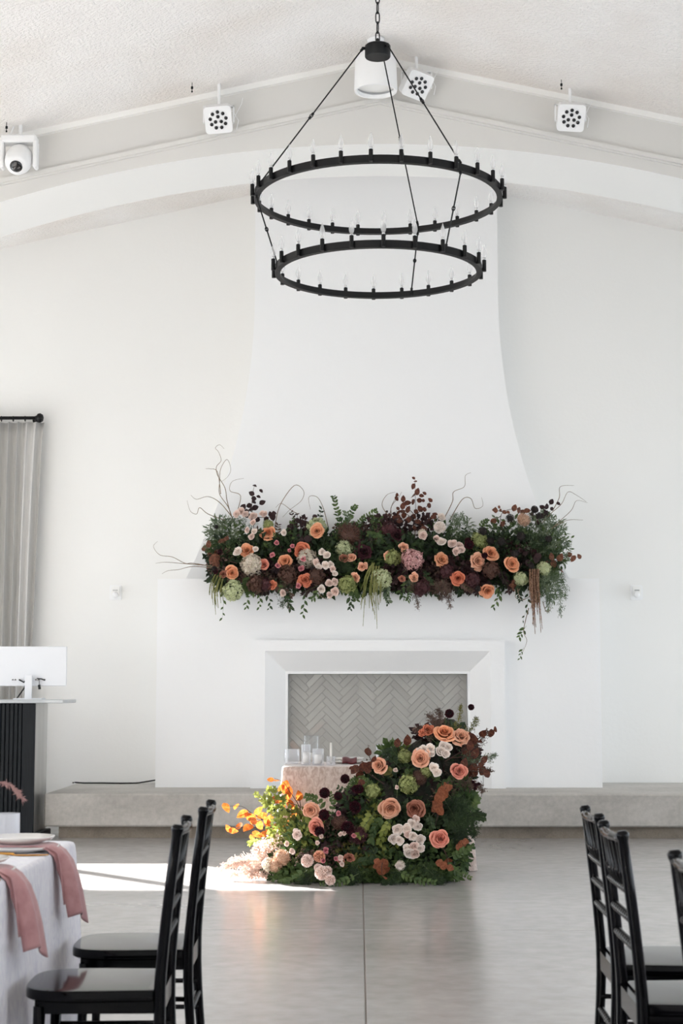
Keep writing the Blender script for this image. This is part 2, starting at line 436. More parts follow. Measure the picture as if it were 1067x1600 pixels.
def side_wall(name, x0, x1, n0, px):
    m = Mesh(); h = roof(x0 if x0 > 0 else x1)
    edges = [YN]
    for wy, hw in WIN_Y: edges += [wy - hw, wy + hw]
    edges.append(YB + 0.3)
    for k in range(0, len(edges), 2): m.box(x0, x1, edges[k], edges[k + 1], 0, h)
    for wy, hw in WIN_Y:
        m.box(x0, x1, wy - hw, wy + hw, 0, 0.08); m.box(x0, x1, wy - hw, wy + hw, 3.2, h)
    structure(name, m, MT['wall'])
    for k, (wy, hw) in enumerate(WIN_Y):
        m = Mesh(); xa, xb = px - .03, px + .03
        for a in ((-hw, -hw + .07, .08, 3.2), (hw - .07, hw, .08, 3.2), (-hw, hw, .08, .2), (-hw, hw, 3.13, 3.2), (-.57, -.53, .08, 3.2), (.53, .57, .08, 3.2), (-hw, hw, 2.25, 2.3)):
            m.box(xa, xb, wy + a[0], wy + a[1], a[2], a[3])
        w = structure('window_%d' % (n0 + k), m, MT['black_metal'])
side_wall('wall_left', XL - 0.3, XL, 2, XL + .04)
side_wall('wall_right', XR, XR + 0.3, 7, XR - .04)
m = Mesh(); m.prism([(XL, 0), (XR, 0), (XR, roof(XR)), (XC, RIDGE), (XL, roof(XL))], YN - 0.3, YN)
structure('wall_front', m, MT['wall'])
m = Mesh()
m.prism([(XL - .3, roof(XL - .3)), (XC, RIDGE), (XR + .3, roof(XR + .3)), (XR + .3, roof(XR + .3) + .25), (XC, RIDGE + .25), (XL - .3, roof(XL - .3) + .25)], YN - .3, YB + .3)
structure('ceiling', m, MT['stucco'])

# header wall with shallow arch
HY0, HY1 = 13.95, 14.85
def arch(x):
    d = abs(x - XC)
    return max(6.01 - 0.047 * d * d, 3.2)
m = Mesh(); N = 80
vs_ = []; fs_ = []
for i in range(N + 1):
    x = XL + (XR - XL) * i / N
    vs_ += [(x, HY0, roof(x)), (x, HY0, arch(x)), (x, HY1, arch(x)), (x, HY1, roof(x))]
for i in range(N):
    a, b = i * 4, i * 4 + 4
    fs_ += [(a, a + 1, b + 1, b), (a + 1, a + 2, b + 2, b + 1), (a + 2, a + 3, b + 3, b + 2), (a + 3, a, b, b + 3)]
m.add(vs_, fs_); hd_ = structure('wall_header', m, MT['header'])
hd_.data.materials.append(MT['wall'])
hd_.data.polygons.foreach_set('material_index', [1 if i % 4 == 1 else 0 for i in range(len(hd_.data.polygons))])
m = Mesh()
for sgn in (-1, 1):
    xe = XL if sgn < 0 else XR
    for (d0, d1, pr) in ((0.365, 0.405, 0.045), (0.405, 0.42, 0.02)):
        ps = []
        for x in (XC, xe):
            ps += [(x, HY0 - pr, roof(x) - d0), (x, HY0 + .01, roof(x) - d0), (x, HY0 + .01, roof(x) - d1), (x, HY0 - pr, roof(x) - d1)]
        m.add(ps, [(0, 3, 7, 4), (0, 4, 5, 1), (3, 2, 6, 7), (1, 5, 6, 2), (0, 1, 2, 3), (4, 7, 6, 5)])
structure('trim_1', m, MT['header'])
m = Mesh()
for sgn in (-1, 1):
    xe = XL if sgn < 0 else XR
    ps = []
    for x in (XC, xe):
        ps += [(x, HY0 - .05, roof(x) - .0), (x, HY0, roof(x) - .0), (x, HY0, roof(x) - .05), (x, HY0 - .05, roof(x) - .05)]
    m.add(ps, [(0, 3, 7, 4), (0, 4, 5, 1), (3, 2, 6, 7), (1, 5, 6, 2), (0, 1, 2, 3), (4, 7, 6, 5)])
structure('trim_2', m, MT['trim'])

# ------------------------------------------------------------------ hearth bench and fireplace
HT, HF = 0.398, 15.08
hearth = thing('hearth_bench', (2.5, 15.2, 0), 'long low concrete hearth bench under the white fireplace', 'hearth')
def wmesh(name, m, mat, parent, smooth=False, auto=None):
    """part whose mesh is given in world space"""
    off = Matrix.Translation(WM[parent.name].translation)
    inv = WM[parent.name].inverted()
    m.v = [tuple(inv @ Vector(v)) for v in m.v]
    me = m.data(name, mat, smooth)
    if auto: shade_auto(me, auto)
    return link(name, me, parent, WM[parent.name].copy())
m = Mesh(); m.box(-2.82, XR - .01, HF, YB - .01, 0.105, HT, bev=0.014); wmesh('slab', m, MT['hearth'], hearth)
m = Mesh(); m.box(-2.70, XR - .01, HF + .10, YB - .01, 0.0, 0.105); wmesh('plinth', m, MT['plinth'], hearth)

FY = 16.08                                  # front face of surround
fire = thing('fireplace', (XC, 16.5, HT), 'white plaster fireplace with flared chimney hood and grey herringbone tile', 'fireplace')
SX0, SX1, STOP = -1.945, 2.325, 2.395
OX0, OX1, OZ = at(450, 1053, FY + .02).x, at(730, 1053, FY + .02).x, at(450, 1053, FY + .02).z
m = Mesh()
m.box(SX0, OX0, FY, YB, HT, STOP); m.box(OX1, SX1, FY, YB, HT, STOP); m.box(OX0, OX1, FY, YB, OZ, STOP)
m.box(OX0, OX1, FY + .3, YB, HT, OZ)
wmesh('surround', m, MT['plaster'], fire)
# raised frame with splayed reveal around the opening
FR = FY - 0.16
a = at(392, 1000, FR); b = at(788, 1000, FR); c = at(414, 1017, FR); d = at(766, 1017, FR)
loops = [(a.x, b.x, a.z, FY), (a.x, b.x, a.z, FR), (c.x, d.x, c.z, FR), (OX0, OX1, OZ, FY + .02), (OX0, OX1, OZ, FY + .07)]
vs_ = []; fs_ = []
for (x0, x1, zt, y) in loops: vs_ += [(x0, y, HT), (x0, y, zt), (x1, y, zt), (x1, y, HT)]
for i in range(len(loops) - 1):
    for k in range(3): fs_.append((i * 4 + k, (i + 1) * 4 + k, (i + 1) * 4 + k + 1, i * 4 + k + 1))
m = Mesh(); m.add(vs_, fs_); wmesh('opening_frame', m, MT['plaster'], fire)
# flared chimney hood
def hood_w(t):                              # half width along height 0..1
    return 1.235 + 0.66 * max(0.0, 1 - t / 0.66) ** 2.1
def hood_y(t): return 16.58 - 0.22 * max(0.0, 1 - t / 0.6) ** 1.8
m = Mesh(); n = 40; vs_ = []; fs_ = []
for i in range(n + 1):
    t = i / n; z = STOP + (6.9 - STOP) * t; w_ = hood_w(t); y = hood_y(t); q = 0.004
    cx = 0.185
    prof = [(cx - w_, YB), (cx - w_, y), (XC, y), (XC, y), (cx + w_, y), (cx + w_, YB)]
    vs_ += [(x, yy, min(z, roof(x) - .002)) for x, yy in prof]
for i in range(n):
    for k in range(5):
        fs_.append((i * 6 + k, i * 6 + k + 1, (i + 1) * 6 + k + 1, (i + 1) * 6 + k))
m.add(vs_, fs_); wmesh('chimney_hood', m, MT['plaster'], fire, auto=40)
# herringbone tiles in the firebox
ty = FY + 0.13
m = Mesh(); m.box(OX0, OX1, ty, FY + .3, HT, OZ); wmesh('tile_backing', m, MT['grout'], fire)
def clip(poly, ax, lim, keep_less):
    out = []
    for i in range(len(poly)):
        p, q = poly[i], poly[(i + 1) % len(poly)]
        ip = (p[ax] <= lim) == keep_less; iq = (q[ax] <= lim) == keep_less
        if ip: out.append(p)
        if ip != iq:
            t = (lim - p[ax]) / (q[ax] - p[ax]); out.append((p[0] + (q[0] - p[0]) * t, p[1] + (q[1] - p[1]) * t))
    return out
TL, TW, GAP = 0.232, 0.058, 0.0018
c45 = math.sqrt(.5)
tcount = 0
cells = []
R_ = int(TL / TW)
for i in range(-40, 41):
    for j in range(-12, 13):
        u0, v0 = i * TW + j * 2 * TL * 0, i * TW
        # classic herringbone on a square lattice of side TW
        bx, by = i + 0, i + j * 2 * R_
        cells.append((bx * TW, by * TW, TL, TW)); cells.append((bx * TW, (by + 1) * TW, TW, TL))
for (u, v, du, dv) in cells:
    g = GAP / 2
    rect = [(u + g, v + g), (u + du - g, v + g), (u + du - g, v + dv - g), (u + g, v + dv - g)]
    poly = [((p - q) * c45 + 0.18, (p + q) * c45 + 0.93) for p, q in rect]
    for ax, lim, kl in ((0, OX0 + .001, False), (0, OX1 - .001, True), (1, HT + .001, False), (1, OZ - .001, True)):
        poly = clip(poly, ax, lim, kl)
        if len(poly) < 3: break
    if len(poly) < 3: continue
    area = abs(sum(poly[i][0] * poly[(i + 1) % len(poly)][1] - poly[(i + 1) % len(poly)][0] * poly[i][1] for i in range(len(poly)))) / 2
    if area < 0.0006: continue
    cx = sum(p[0] for p in poly) / len(poly); cz = sum(p[1] for p in poly) / len(poly)
    tx, tz = rnd.gauss(0, 0.022), rnd.gauss(0, 0.022)
    mm = Mesh(); k = len(poly)
    def yy(x, z): return ty - 0.004 + (x - cx) * tx + (z - cz) * tz
    ins = [((x - cx) * (1 - .004 / .06) + cx, (z - cz) * (1 - .004 / .06) + cz) for x, z in poly]
    vv = [(x, ty + .001, z) for x, z in poly] + [(x, yy(x, z) + .0015, z) for x, z in poly] + [(x, yy(x, z), z) for x, z in ins]
    ff = [tuple(range(2 * k, 3 * k))]
    for q in range(k):
        r2 = (q + 1) % k
        ff += [(q, q + k, r2 + k, r2), (q + k, q + 2 * k, r2 + 2 * k, r2 + k)]
    mm.add(vv, ff)
    mm.v = [(x - cx, y - ty, z - cz) for x, y, z in mm.v]
    link('tile', mm.data('tile', MT['tile']), fire, Matrix.Translation((cx, ty, cz))); tcount += 1
print('tiles', tcount)

pts = [at(114, 1222, 16.75), at(118, 1219.5, 16.8), at(130, 1219, 16.7), at(160, 1219.5, 16.7), at(190, 1220, 16.65), at(215, 1218.5, 16.7), at(249, 1212.5, 16.6)]
pts = [Vector((p.x, p.y, HT + .008)) for p in pts[:-1]] + [Vector((SX0 - .004, 16.6, HT + .05))]
m = Mesh(); m.tube(pts, 0.008, 6)
o = link('power_cable', m.data('power_cable', MT['cable'], True)); tag(o, 'thin black cable lying on the hearth left of fireplace', 'cable')

# ------------------------------------------------------------------ chandelier
CX, CYY = at(590, 82, 10.0).x, 10.0
UZ, LZ, UR, LR = 4.335, 3.872, 0.764, 0.635
chand = thing('chandelier', (CX, CYY, LZ), 'black two-tier wagon wheel chandelier with clear candle bulbs', 'chandelier')
def ring(R, z):
    prof = [(R - .008, -.022), (R, -.022), (R, .022), (R - .008, .022), (R - .008, -.014), (R - .034, -.014), (R - .034, -.022)]
    prof = [(R - .034, -.022), (R, -.022), (R, .022), (R - .008, .022), (R - .008, -.014), (R - .034, -.014)]
    m = Mesh(); n = 96; k = len(prof)
    vs_ = []; fs_ = []
    for i in range(n):
        a = 2 * math.pi * i / n
        vs_ += [(CX + r * math.cos(a), CYY + r * math.sin(a), z + h) for r, h in prof]
    for i in range(n):
        for q in range(k):
            fs_.append((i * k + q, i * k + (q + 1) % k, ((i + 1) % n) * k + (q + 1) % k, ((i + 1) % n) * k + q))
    m.add(vs_, fs_); return m
wmesh('upper_ring', ring(UR, UZ), MT['black_metal'], chand, auto=40)
wmesh('lower_ring', ring(LR, LZ), MT['black_metal'], chand, auto=40)
HZ = at(590, 84, 10).z
m = Mesh(); m.lathe([(.02, .058), (.072, .055), (.08, .048), (.08, -.018), (.076, -.024), (0.0, -.024)][::-1], 32, Matrix.Translation((CX, CYY, HZ)))
wmesh('hub', m, MT['black_metal'], chand, auto=35)
m = Mesh()                                     # candle: sleeve, socket collar and bulb share mesh data
m.lathe([(.0125, -.022), (.0125, .048), (.009, .05)], 12); m.box(-.008, .008, -.008, .014, -.02, -.006)
sleeve_me = m.data('candle_sleeve', MT['black_metal'], False); shade_auto(sleeve_me)
m = Mesh(); m.lathe([(.0095, .048), (.0095, .06), (.007, .062)], 10); collar_me = m.data('socket', MT['chrome'], True)
m = Mesh(); m.lathe([(.007, .060), (.013, .070), (.0165, .085), (.0155, .100), (.0105, .118), (.005, .135), (.0012, .148)], 14); bulb_me = m.data('bulb', MT['bulb'], True)
m = Mesh(); m.tube([(0, 0, .06), (0.002, 0, .09)], .0016, 5); m.tube([(-.003, 0, .085), (0, .002, .098), (.003, 0, .085)], .0009, 4)
fil_me = m.data('filament', MT['chrome'])
def candles(R, z, n, ph):
    for i in range(n):
        a = -math.pi / 2 + ph + 2 * math.pi * i / n
        M = Matrix.Translation((CX + (R + .014) * math.cos(a), CYY + (R + .014) * math.sin(a), z)) @ Matrix.Rotation(a - math.pi / 2 + math.pi, 4, 'Z')
        s_ = link('candle_sleeve', sleeve_me, chand, M)
        link('socket', collar_me, s_, M); b_ = link('bulb', bulb_me, s_, M); link('filament', fil_me, s_, M)
candles(UR, UZ, 28, -0.064); candles(LR, LZ, 22, 0.035)
def rod(p, q, name):
    p, q = Vector(p), Vector(q); d = q - p; L = d.length
    pts = []; rr = []
    for t, r in ((0, .0085), (.02, .0085), (.021, .0045), (.47, .0045), (.471, .009), (.483, .009), (.484, .003), (.496, .003), (.497, .009), (.51, .009), (.511, .0045), (.978, .0045), (.979, .0085), (1, .0085)):
        pts.append(p + d * t); rr.append(r)
    m = Mesh(); m.tube(pts, rr, 8)
    c_ = p + d * .49; u = d.normalized(); s_ = u.cross(Vector((0, 1, 0))).normalized()
    m.tube([c_ + (u * math.cos(t) * .014 + s_ * math.sin(t) * .009) for t in [2 * math.pi * k / 10 for k in range(10)]], .003, 5, closed=True)
    wmesh(name, m, MT['black_metal'], chand)
for deg in (39, -81, 159):
    a = math.radians(deg) - math.pi / 2
    dx, dy = math.cos(a), math.sin(a)
    hp = (CX + .093 * dx, CYY + .093 * dy, HZ + .03)
    up = (CX + (UR - .012) * dx, CYY + (UR - .012) * dy, UZ + .03)
    m = Mesh(); m.tube([(CX + .07 * dx, CYY + .07 * dy, HZ + .03), (CX + .1 * dx, CYY + .1 * dy, HZ + .03)], .01, 8); wmesh('hub_lug', m, MT['black_metal'], chand)
    rod(hp, up, 'rod')
    rod((up[0], up[1], UZ - .03), (CX + (LR - .012) * dx, CYY + (LR - .012) * dy, LZ + .028), 'rod')
    m = Mesh(); m.tube([(up[0], up[1], UZ + .035), (up[0], up[1], UZ - .035)], .008, 8); wmesh('ring_lug', m, MT['black_metal'], chand)
    m = Mesh(); lx, ly = CX + (LR - .012) * dx, CYY + (LR - .012) * dy
    m.tube([(lx, ly, LZ + .032), (lx, ly, LZ - .018)], .008, 8); wmesh('ring_lug', m, MT['black_metal'], chand)
# chain
def link_mesh():
    m = Mesh(); pts = []
    for k in range(16):
        a = 2 * math.pi * k / 16
        pts.append((.0125 * math.cos(a), 0, .03 * math.sin(a) * (1.0) + (.008 if math.sin(a) > 0 else -.008)))
    m.tube(pts, .0038, 6, closed=True); return m.data('chain_link', MT['black_metal'], True)
lk = link_mesh(); z = HZ + .105; k = 0
m = Mesh(); m.lathe([(.02, 0), (.012, .03), (.005, .04)], 12, Matrix.Translation((CX, CYY, HZ + .06))); wmesh('loop_cap', m, MT['black_metal'], chand)
ctop = roof(CX)
while z < ctop - .05:
    link('chain_link', lk, chand, Matrix.Translation((CX, CYY, z)) @ Matrix.Rotation(math.radians(20 + 90 * (k % 2)), 4, 'Z'))
    z += .064; k += 1
m = Mesh(); m.lathe([(.02, ctop - .06), (.06, ctop - .05), (.07, ctop - .02), (.07, ctop + .0)], 20, Matrix.Translation((CX, CYY, 0))); wmesh('canopy', m, MT['black_metal'], chand)

# ------------------------------------------------------------------ ceiling fixtures
py_ = 13.5
pb = at(587, 143, py_)
pend = thing('pendant_fixture', (pb.x, py_, pb.z), 'white drum pendant at the ridge behind the chandelier hub', 'pendant light')  # plain white drum hung from the ridge, type of fixture left open
R = .177
m = Mesh(); m.lathe([(R - .022, .03), (R - .018, .0), (R, .0), (R + .004, .02), (R - .004, .27), (R - .03, .315), (.06, .33), (.05, .33)], 40, cap0=False)
me = m.data('drum', MT['white_metal']); shade_auto(me, 50); link('drum', me, pend, WM[pend.name])
m = Mesh(); m.lathe([(R - .015, .05), (R - .015, .06)], 40); link('recessed_disc', m.data('recessed_disc', MT['trim']), pend, WM[pend.name])
hz = roof(pb.x) - pb.z
m = Mesh(); m.lathe([(.02, .33), (.02, hz - .03), (.07, hz - .025), (.075, hz)], 20); link('stem', m.data('stem', MT['white_metal'], True), pend, WM[pend.name])

def rounded_rect(w, h, r, n=5):
    pts = []
    for (cx, cy, a0) in ((w - r, h - r, 0), (-w + r, h - r, 90), (-w + r, -h + r, 180), (w - r, -h + r, 270)):
        for k in range(n + 1):
            a = math.radians(a0 + 90 * k / n); pts.append((cx + r * math.cos(a), cy + r * math.sin(a)))
    return pts
def spotlight(px, py, tilt, pan, roll, label, arm=True):
    Y = 13.72
    p = at(px, py, Y); top = roof(p.x)
    t = thing('spotlight', (p.x, Y, p.z), label, 'spotlight', 'spotlights along the header')
    # local head: faces -Z of its own frame, then aimed down towards the hall
    H = WM[t.name] @ Matrix.Rotation(pan, 4, 'Z') @ Matrix.Rotation(tilt, 4, 'X') @ Matrix.Rotation(roll, 4, 'Y')
    # head faces -Y in H
    RX = Matrix.Rotation(math.radians(90), 4, 'X')
    m = Mesh(); m.prism_z(rounded_rect(.115, .115, .03), -.015, .075, RX); me = m.data('housing', MT['white_metal']); shade_auto(me)
    # prism_z local z maps to -y
    hs = link('housing', me, t, H @ Matrix.Translation((0, .04, 0)))
    m = Mesh(); m.lathe([(.098, .0), (.098, .052), (.09, .056), (.0, .056)], 32, RX @ Matrix.Translation((0, 0, .02))); me = m.data('face_plate', MT['white_metal']); shade_auto(me); link('face_plate', me, hs, H @ Matrix.Translation((0, .04, 0)))
    lm = Mesh(); lm.lathe([(.0155, 0), (.0155, .004), (.01, .006), (0, .006)], 12, RX); lme = lm.data('lens', MT['black_lens'], True)
    spots = [(0.028 * math.cos(math.radians(a)), 0.028 * math.sin(math.radians(a))) for a in (90, 210, 330)] + [(.068 * math.cos(math.radians(a)), .068 * math.sin(math.radians(a))) for a in range(10, 370, 40)]
    for sx, sz in spots:
        link('lens', lme, hs, H @ Matrix.Translation((sx, -.037, sz)))
    m = Mesh(); m.prism_z(rounded_rect(.09, .085, .03), -.07, -.015, RX); me = m.data('driver_box', MT['white_metal']); shade_auto(me); link('driver_box', me, t, H @ Matrix.Translation((0, .04, 0)))
    m = Mesh(); hh = top - p.z
    for s_ in (-1, 1): m.box(s_ * .128 - .005, s_ * .128 + .005, .02, .06, -.02, .125)
    m.box(-.133, .133, .02, .06, .118, .126); m.tube([(0, .04, .12), (0, .04, hh + .01)], .014, 10)
    link('bracket', m.data('bracket', MT['white_metal']), t, WM[t.name])
    m = Mesh(); m.tube([(.03, .08, .12), (.12, .10, .10), (.165, .10, .02), (.15, .09, -.06)], .004, 5)
    m.tube([(.11, .05, -.05), (.14, .08, .06), (.19, .1, .17), (.2, .1, top - p.z - .1)], .003, 5)
    link('safety_cord', m.data('safety_cord', MT['white_metal']), t, WM[t.name])
    return t
spotlight(341, 186, math.radians(32), math.radians(4), math.radians(-6), 'white spotlight with twelve black lenses, left of the chandelier')
spotlight(651, 132, math.radians(38), math.radians(22), math.radians(12), 'tilted white spotlight with black lenses beside the drum pendant')
spotlight(892, 183, math.radians(34), math.radians(-3), math.radians(4), 'white spotlight with twelve black lenses, right of the chandelier')
p = at(30, 248, 13.7)
mh = thing('moving_head_light', (p.x, 13.7, p.z), 'white moving head light in a yoke, in the top left corner', 'stage light')
H = WM[mh.name]
top = roof(p.x) - p.z
m = Mesh(); m.box(-.15, .15, -.06, .08, .13, .20, bev=.015); link('base', m.data('base', MT['white_metal']), mh, H)
m = Mesh(); m.tube([(0, .03, .2), (0, .03, top + .02)], .016, 10); m.tube([(-.09, .03, .2), (-.05, .03, top + .02)], .008, 8); link('hanger', m.data('hanger', MT['white_metal']), mh, H)
m = Mesh(); m.box(-.018, .018, -.06, .05, -.09, .15, bev=.012); yk = m.data('yoke_arm', MT['white_metal'])
for s_ in (-1, 1): link('yoke_arm', yk, mh, H @ Matrix.Translation((s_ * .142, 0, 0)))
RX = Matrix.Rotation(math.radians(-48), 4, 'X') @ Matrix.Rotation(math.radians(180), 4, 'X')
m = Mesh(); m.lathe([(.0, -.115), (.07, -.11), (.105, -.07), (.115, -.01), (.112, .07), (.09, .13), (.06, .15), (.056, .15)], 28, RX); me = m.data('head', MT['white_metal'], True); hd = link('head', me, mh, H)
m = Mesh(); m.lathe([(.056, .146), (.053, .157), (.03, .165), (0, .168)], 24, RX); link('lens', m.data('lens', MT['black_lens'], True), hd, H)
m = Mesh(); m.lathe([(.046, .150), (.056, .158), (.060, .156), (.06, .146)], 24, RX, False, False); link('lens_ring', m.data('lens_ring', MT['white_metal'], True), hd, H)
for (px, py) in ((300, 140), (877, 132), (10, 209)):
    q = at(px, py, 13.6); m = Mesh(); zt = roof(q.x)
    m.tube([(q.x, 13.6, zt + .01), (q.x, 13.6, zt - .085)], .003, 6); m.tube([(q.x, 13.6, zt - .035), (q.x, 13.6, zt - .055)], .010, 8); m.tube([(q.x, 13.6, zt - .072), (q.x, 13.6, zt - .085)], .007, 8)
    o = link('ceiling_bolt', m.data('ceiling_bolt', MT['black_metal']))
    tag(o, {300: 'small dark eye bolt in the ceiling above the left spotlight', 877: 'small dark eye bolt in the ceiling above the right spotlight', 10: 'small dark eye bolt in the ceiling above the moving head'}[px], 'bolt', 'ceiling eye bolts')

# ------------------------------------------------------------------ wall alarms
def alarm(px, py, label):
    p = at(px, py, YB); t = thing('fire_alarm_strobe', (p.x, YB, p.z), label, 'fire alarm', 'wall fire alarms'); H = WM[t.name]
    RX = Matrix.Rotation(math.radians(90), 4, 'X')
    m = Mesh(); m.prism_z(rounded_rect(.06, .075, .015), 0, .02, RX); me = m.data('back_plate', MT['white_metal']); shade_auto(me); link('back_plate', me, t, H)
    m = Mesh(); m.prism_z(rounded_rect(.042, .05, .012), .02, .045, RX @ Matrix.Translation((0, .012, 0))); me = m.data('housing', MT['trim']); shade_auto(me); link('housing', me, t, H)
    m = Mesh(); m.box(-.025, .025, -.05, -.045, .015, .027); link('speaker_slot', m.data('speaker_slot', MT['steel']), t, H)
    m = Mesh(); m.lathe([(.032, .045), (.03, .06), (.018, .068), (0, .07)], 16, RX @ Matrix.Translation((0, -.025, 0))); link('strobe_lens', m.data('strobe_lens', MT['white_metal'], True), t, H)
alarm(181, 926, 'white fire alarm strobe on the wall left of fireplace')
alarm(994, 926, 'white fire alarm strobe on the wall right of fireplace')

# ------------------------------------------------------------------ curtain
RZ = at(62, 653, 16.84).z; RXE = at(60, 653, 16.84).x
rodt = thing('curtain_rod', (RXE, 16.84, RZ), 'black curtain rod with round finial, holding the grey curtain', 'curtain rod')
m = Mesh(); m.tube([(RXE - 1.3, 16.84, RZ), (RXE, 16.84, RZ)], .017, 10); wmesh('pole', m, MT['black_metal'], rodt, True)
m = Mesh(); m.lathe([(.0, -.04), (.02, -.035), (.025, -.02), (.045, -.005), (.05, .018), (.035, .045), (0, .055)], 16, Matrix.Translation((RXE, 16.84, RZ)) @ Matrix.Rotation(math.pi / 2, 4, 'Y')); wmesh('finial', m, MT['black_metal'], rodt, True)
m = Mesh(); m.tube([(RXE - .05, 16.84, RZ), (RXE - .05, YB, RZ)], .012, 8); m.tube([(RXE - .05, YB - .012, RZ), (RXE - .05, YB, RZ)], .04, 14); wmesh('wall_bracket', m, MT['black_metal'], rodt)
CX1, CX0 = at(66, 700, 16.84).x, -4.42
for k in range(10):
    x = CX1 - .06 - k * .122
    m = Mesh(); m.tube([(x, 16.84 + .026 * math.cos(2 * math.pi * q / 12), RZ - .008 + .026 * math.sin(2 * math.pi * q / 12)) for q in range(12)], .0045, 5, closed=True); wmesh('ring', m, MT['black_metal'], rodt)
m = Mesh()
def cur(u, v):
    z = RZ - .045 - (RZ - .06) * v
    flat = max(0.0, 1 - abs(u - .9) / .1)                       # wide slack fold near the leading edge
    L = CX1 - CX0
    x = CX1 - L * (1 - u) - .10 * v ** .6 * u ** 4
    ph = (1 - u) * 2 * math.pi * 13.0 + .35 * math.sin(3 * v + 9 * u)
    amp = (.046 + .016 * v) * (1 - .75 * flat * (1 - v * .6))
    y = 16.84 + amp * math.sin(ph) + .02 * math.sin(2 * math.pi * 5.2 * u + 1.7 * v) * v - .05 * flat * math.sin(math.pi * min(1, v * 1.6)) * .6
    x += .014 * math.cos(ph) * (1 - flat)
    return (x, y, z)
m.grid(cur, 220, 26)
me = m.data('curtain', MT['curtain'], True)
o = link('curtain', me); tag(o, 'pale grey pleated curtain hanging at the left edge', 'curtain')
md = o.modifiers.new('thick', 'SOLIDIFY'); md.thickness = .003; md.offset = 0

# ------------------------------------------------------------------ reception counter with computer
KX1, KY0, KY1, KT = -2.885, 14.92, 15.52, 1.205
cnt = thing('reception_counter', (KX1 - .5, 15.2, 0), 'black fluted counter with grey top at the left, beside hearth', 'counter')
m = Mesh(); m.box(KX1 - 1.0, KX1 - .03, KY0 + .02, KY1, .06, KT); wmesh('body', m, MT['counter_black'], cnt)
m = Mesh(); m.box(KX1 - .03, KX1, KY0 + .025, KY1, .06, KT); wmesh('side_panel', m, MT['steel'], cnt)
m = Mesh(); m.box(KX1 - 1.02, KX1 + .05, KY0 + .0, KY1, 0, .06, bev=.008); wmesh('kick_base', m, MT['counter_black'], cnt)
x = KX1 - .115
m = Mesh(); m.box(KX1 - .11, KX1 + .002, KY0 - .006, KY0 + .03, .06, KT, bev=.004); wmesh('corner_board', m, MT['counter_black'], cnt)
m = Mesh(); m.box(-.0155, .0155, -.004, .02, .06, KT, bev=.005); sl = m.data('slat', MT['counter_black'])
while x > KX1 - .98:
    link('slat', sl, cnt, Matrix.Translation((x - .017, KY0 + .004, 0))); x -= .038
m = Mesh(); m.box(KX1 - 1.05, KX1 + .255, KY0 - .03, KY1 + .05, KT, KT + .032, bev=.005); wmesh('counter_top', m, MT['counter_top'], cnt)
KTOP = KT + .032
mon = thing('desktop_computer', (at(47, 1080, 15.15).x, 15.15, KTOP), 'white all-in-one computer seen from behind on the black counter', 'computer')
mx = WM[mon.name].translation.x
a = at(47, 1010, 15.15).z; b = at(47, 1072, 15.15).z
m = Mesh(); hw = (at(104, 1040, 15.15).x - mx)
m.box(mx - hw, mx + hw, 15.15, 15.172, b, a, bev=.005); wmesh('screen_back', m, MT['silver_white'], mon)
m = Mesh(); m.box(mx - .032, mx + .032, 15.06, 15.075, KTOP + .008, b + .10, bev=.003); wmesh('stand', m, MT['silver_white'], mon)
m = Mesh(); m.box(mx - .012, mx + .012, 15.07, 15.155, b + .05, b + .085); wmesh('hinge', m, MT['silver_white'], mon)
m = Mesh(); m.prism_z([(mx - .13, 15.03), (mx + .13, 15.03), (mx + .13, 15.2), (mx - .13, 15.2)], KTOP, KTOP + .012); wmesh('foot', m, MT['silver_white'], mon)
m = Mesh(); m.tube([at(58, 1060, 15.14), at(66, 1061, 15.13), at(70, 1063, 15.13)], .005, 6)
m.tube([at(30, 1062, 15.14), at(37, 1066, 15.11), at(44, 1060, 15.10), at(38, 1075, 15.08), Vector((at(26, 1090, 15.05).x, 15.05, KTOP + .006))], .007, 6)
m.tube([at(61, 1070, 15.13), at(62, 1077, 15.13)], .012, 8); m.tube([at(61.5, 1061, 15.13), at(61, 1071, 15.13)], .003, 6)
wmesh('cables', m, MT['cable'], mon)
m = Mesh()
for px in (20, 24, 56, 60, 67, 69.5): q = at(px, 1062, 15.15); m.box(q.x - .007, q.x + .007, 15.146, 15.151, q.z - .006, q.z + .006)
wmesh('ports', m, MT['black_lens'], mon)

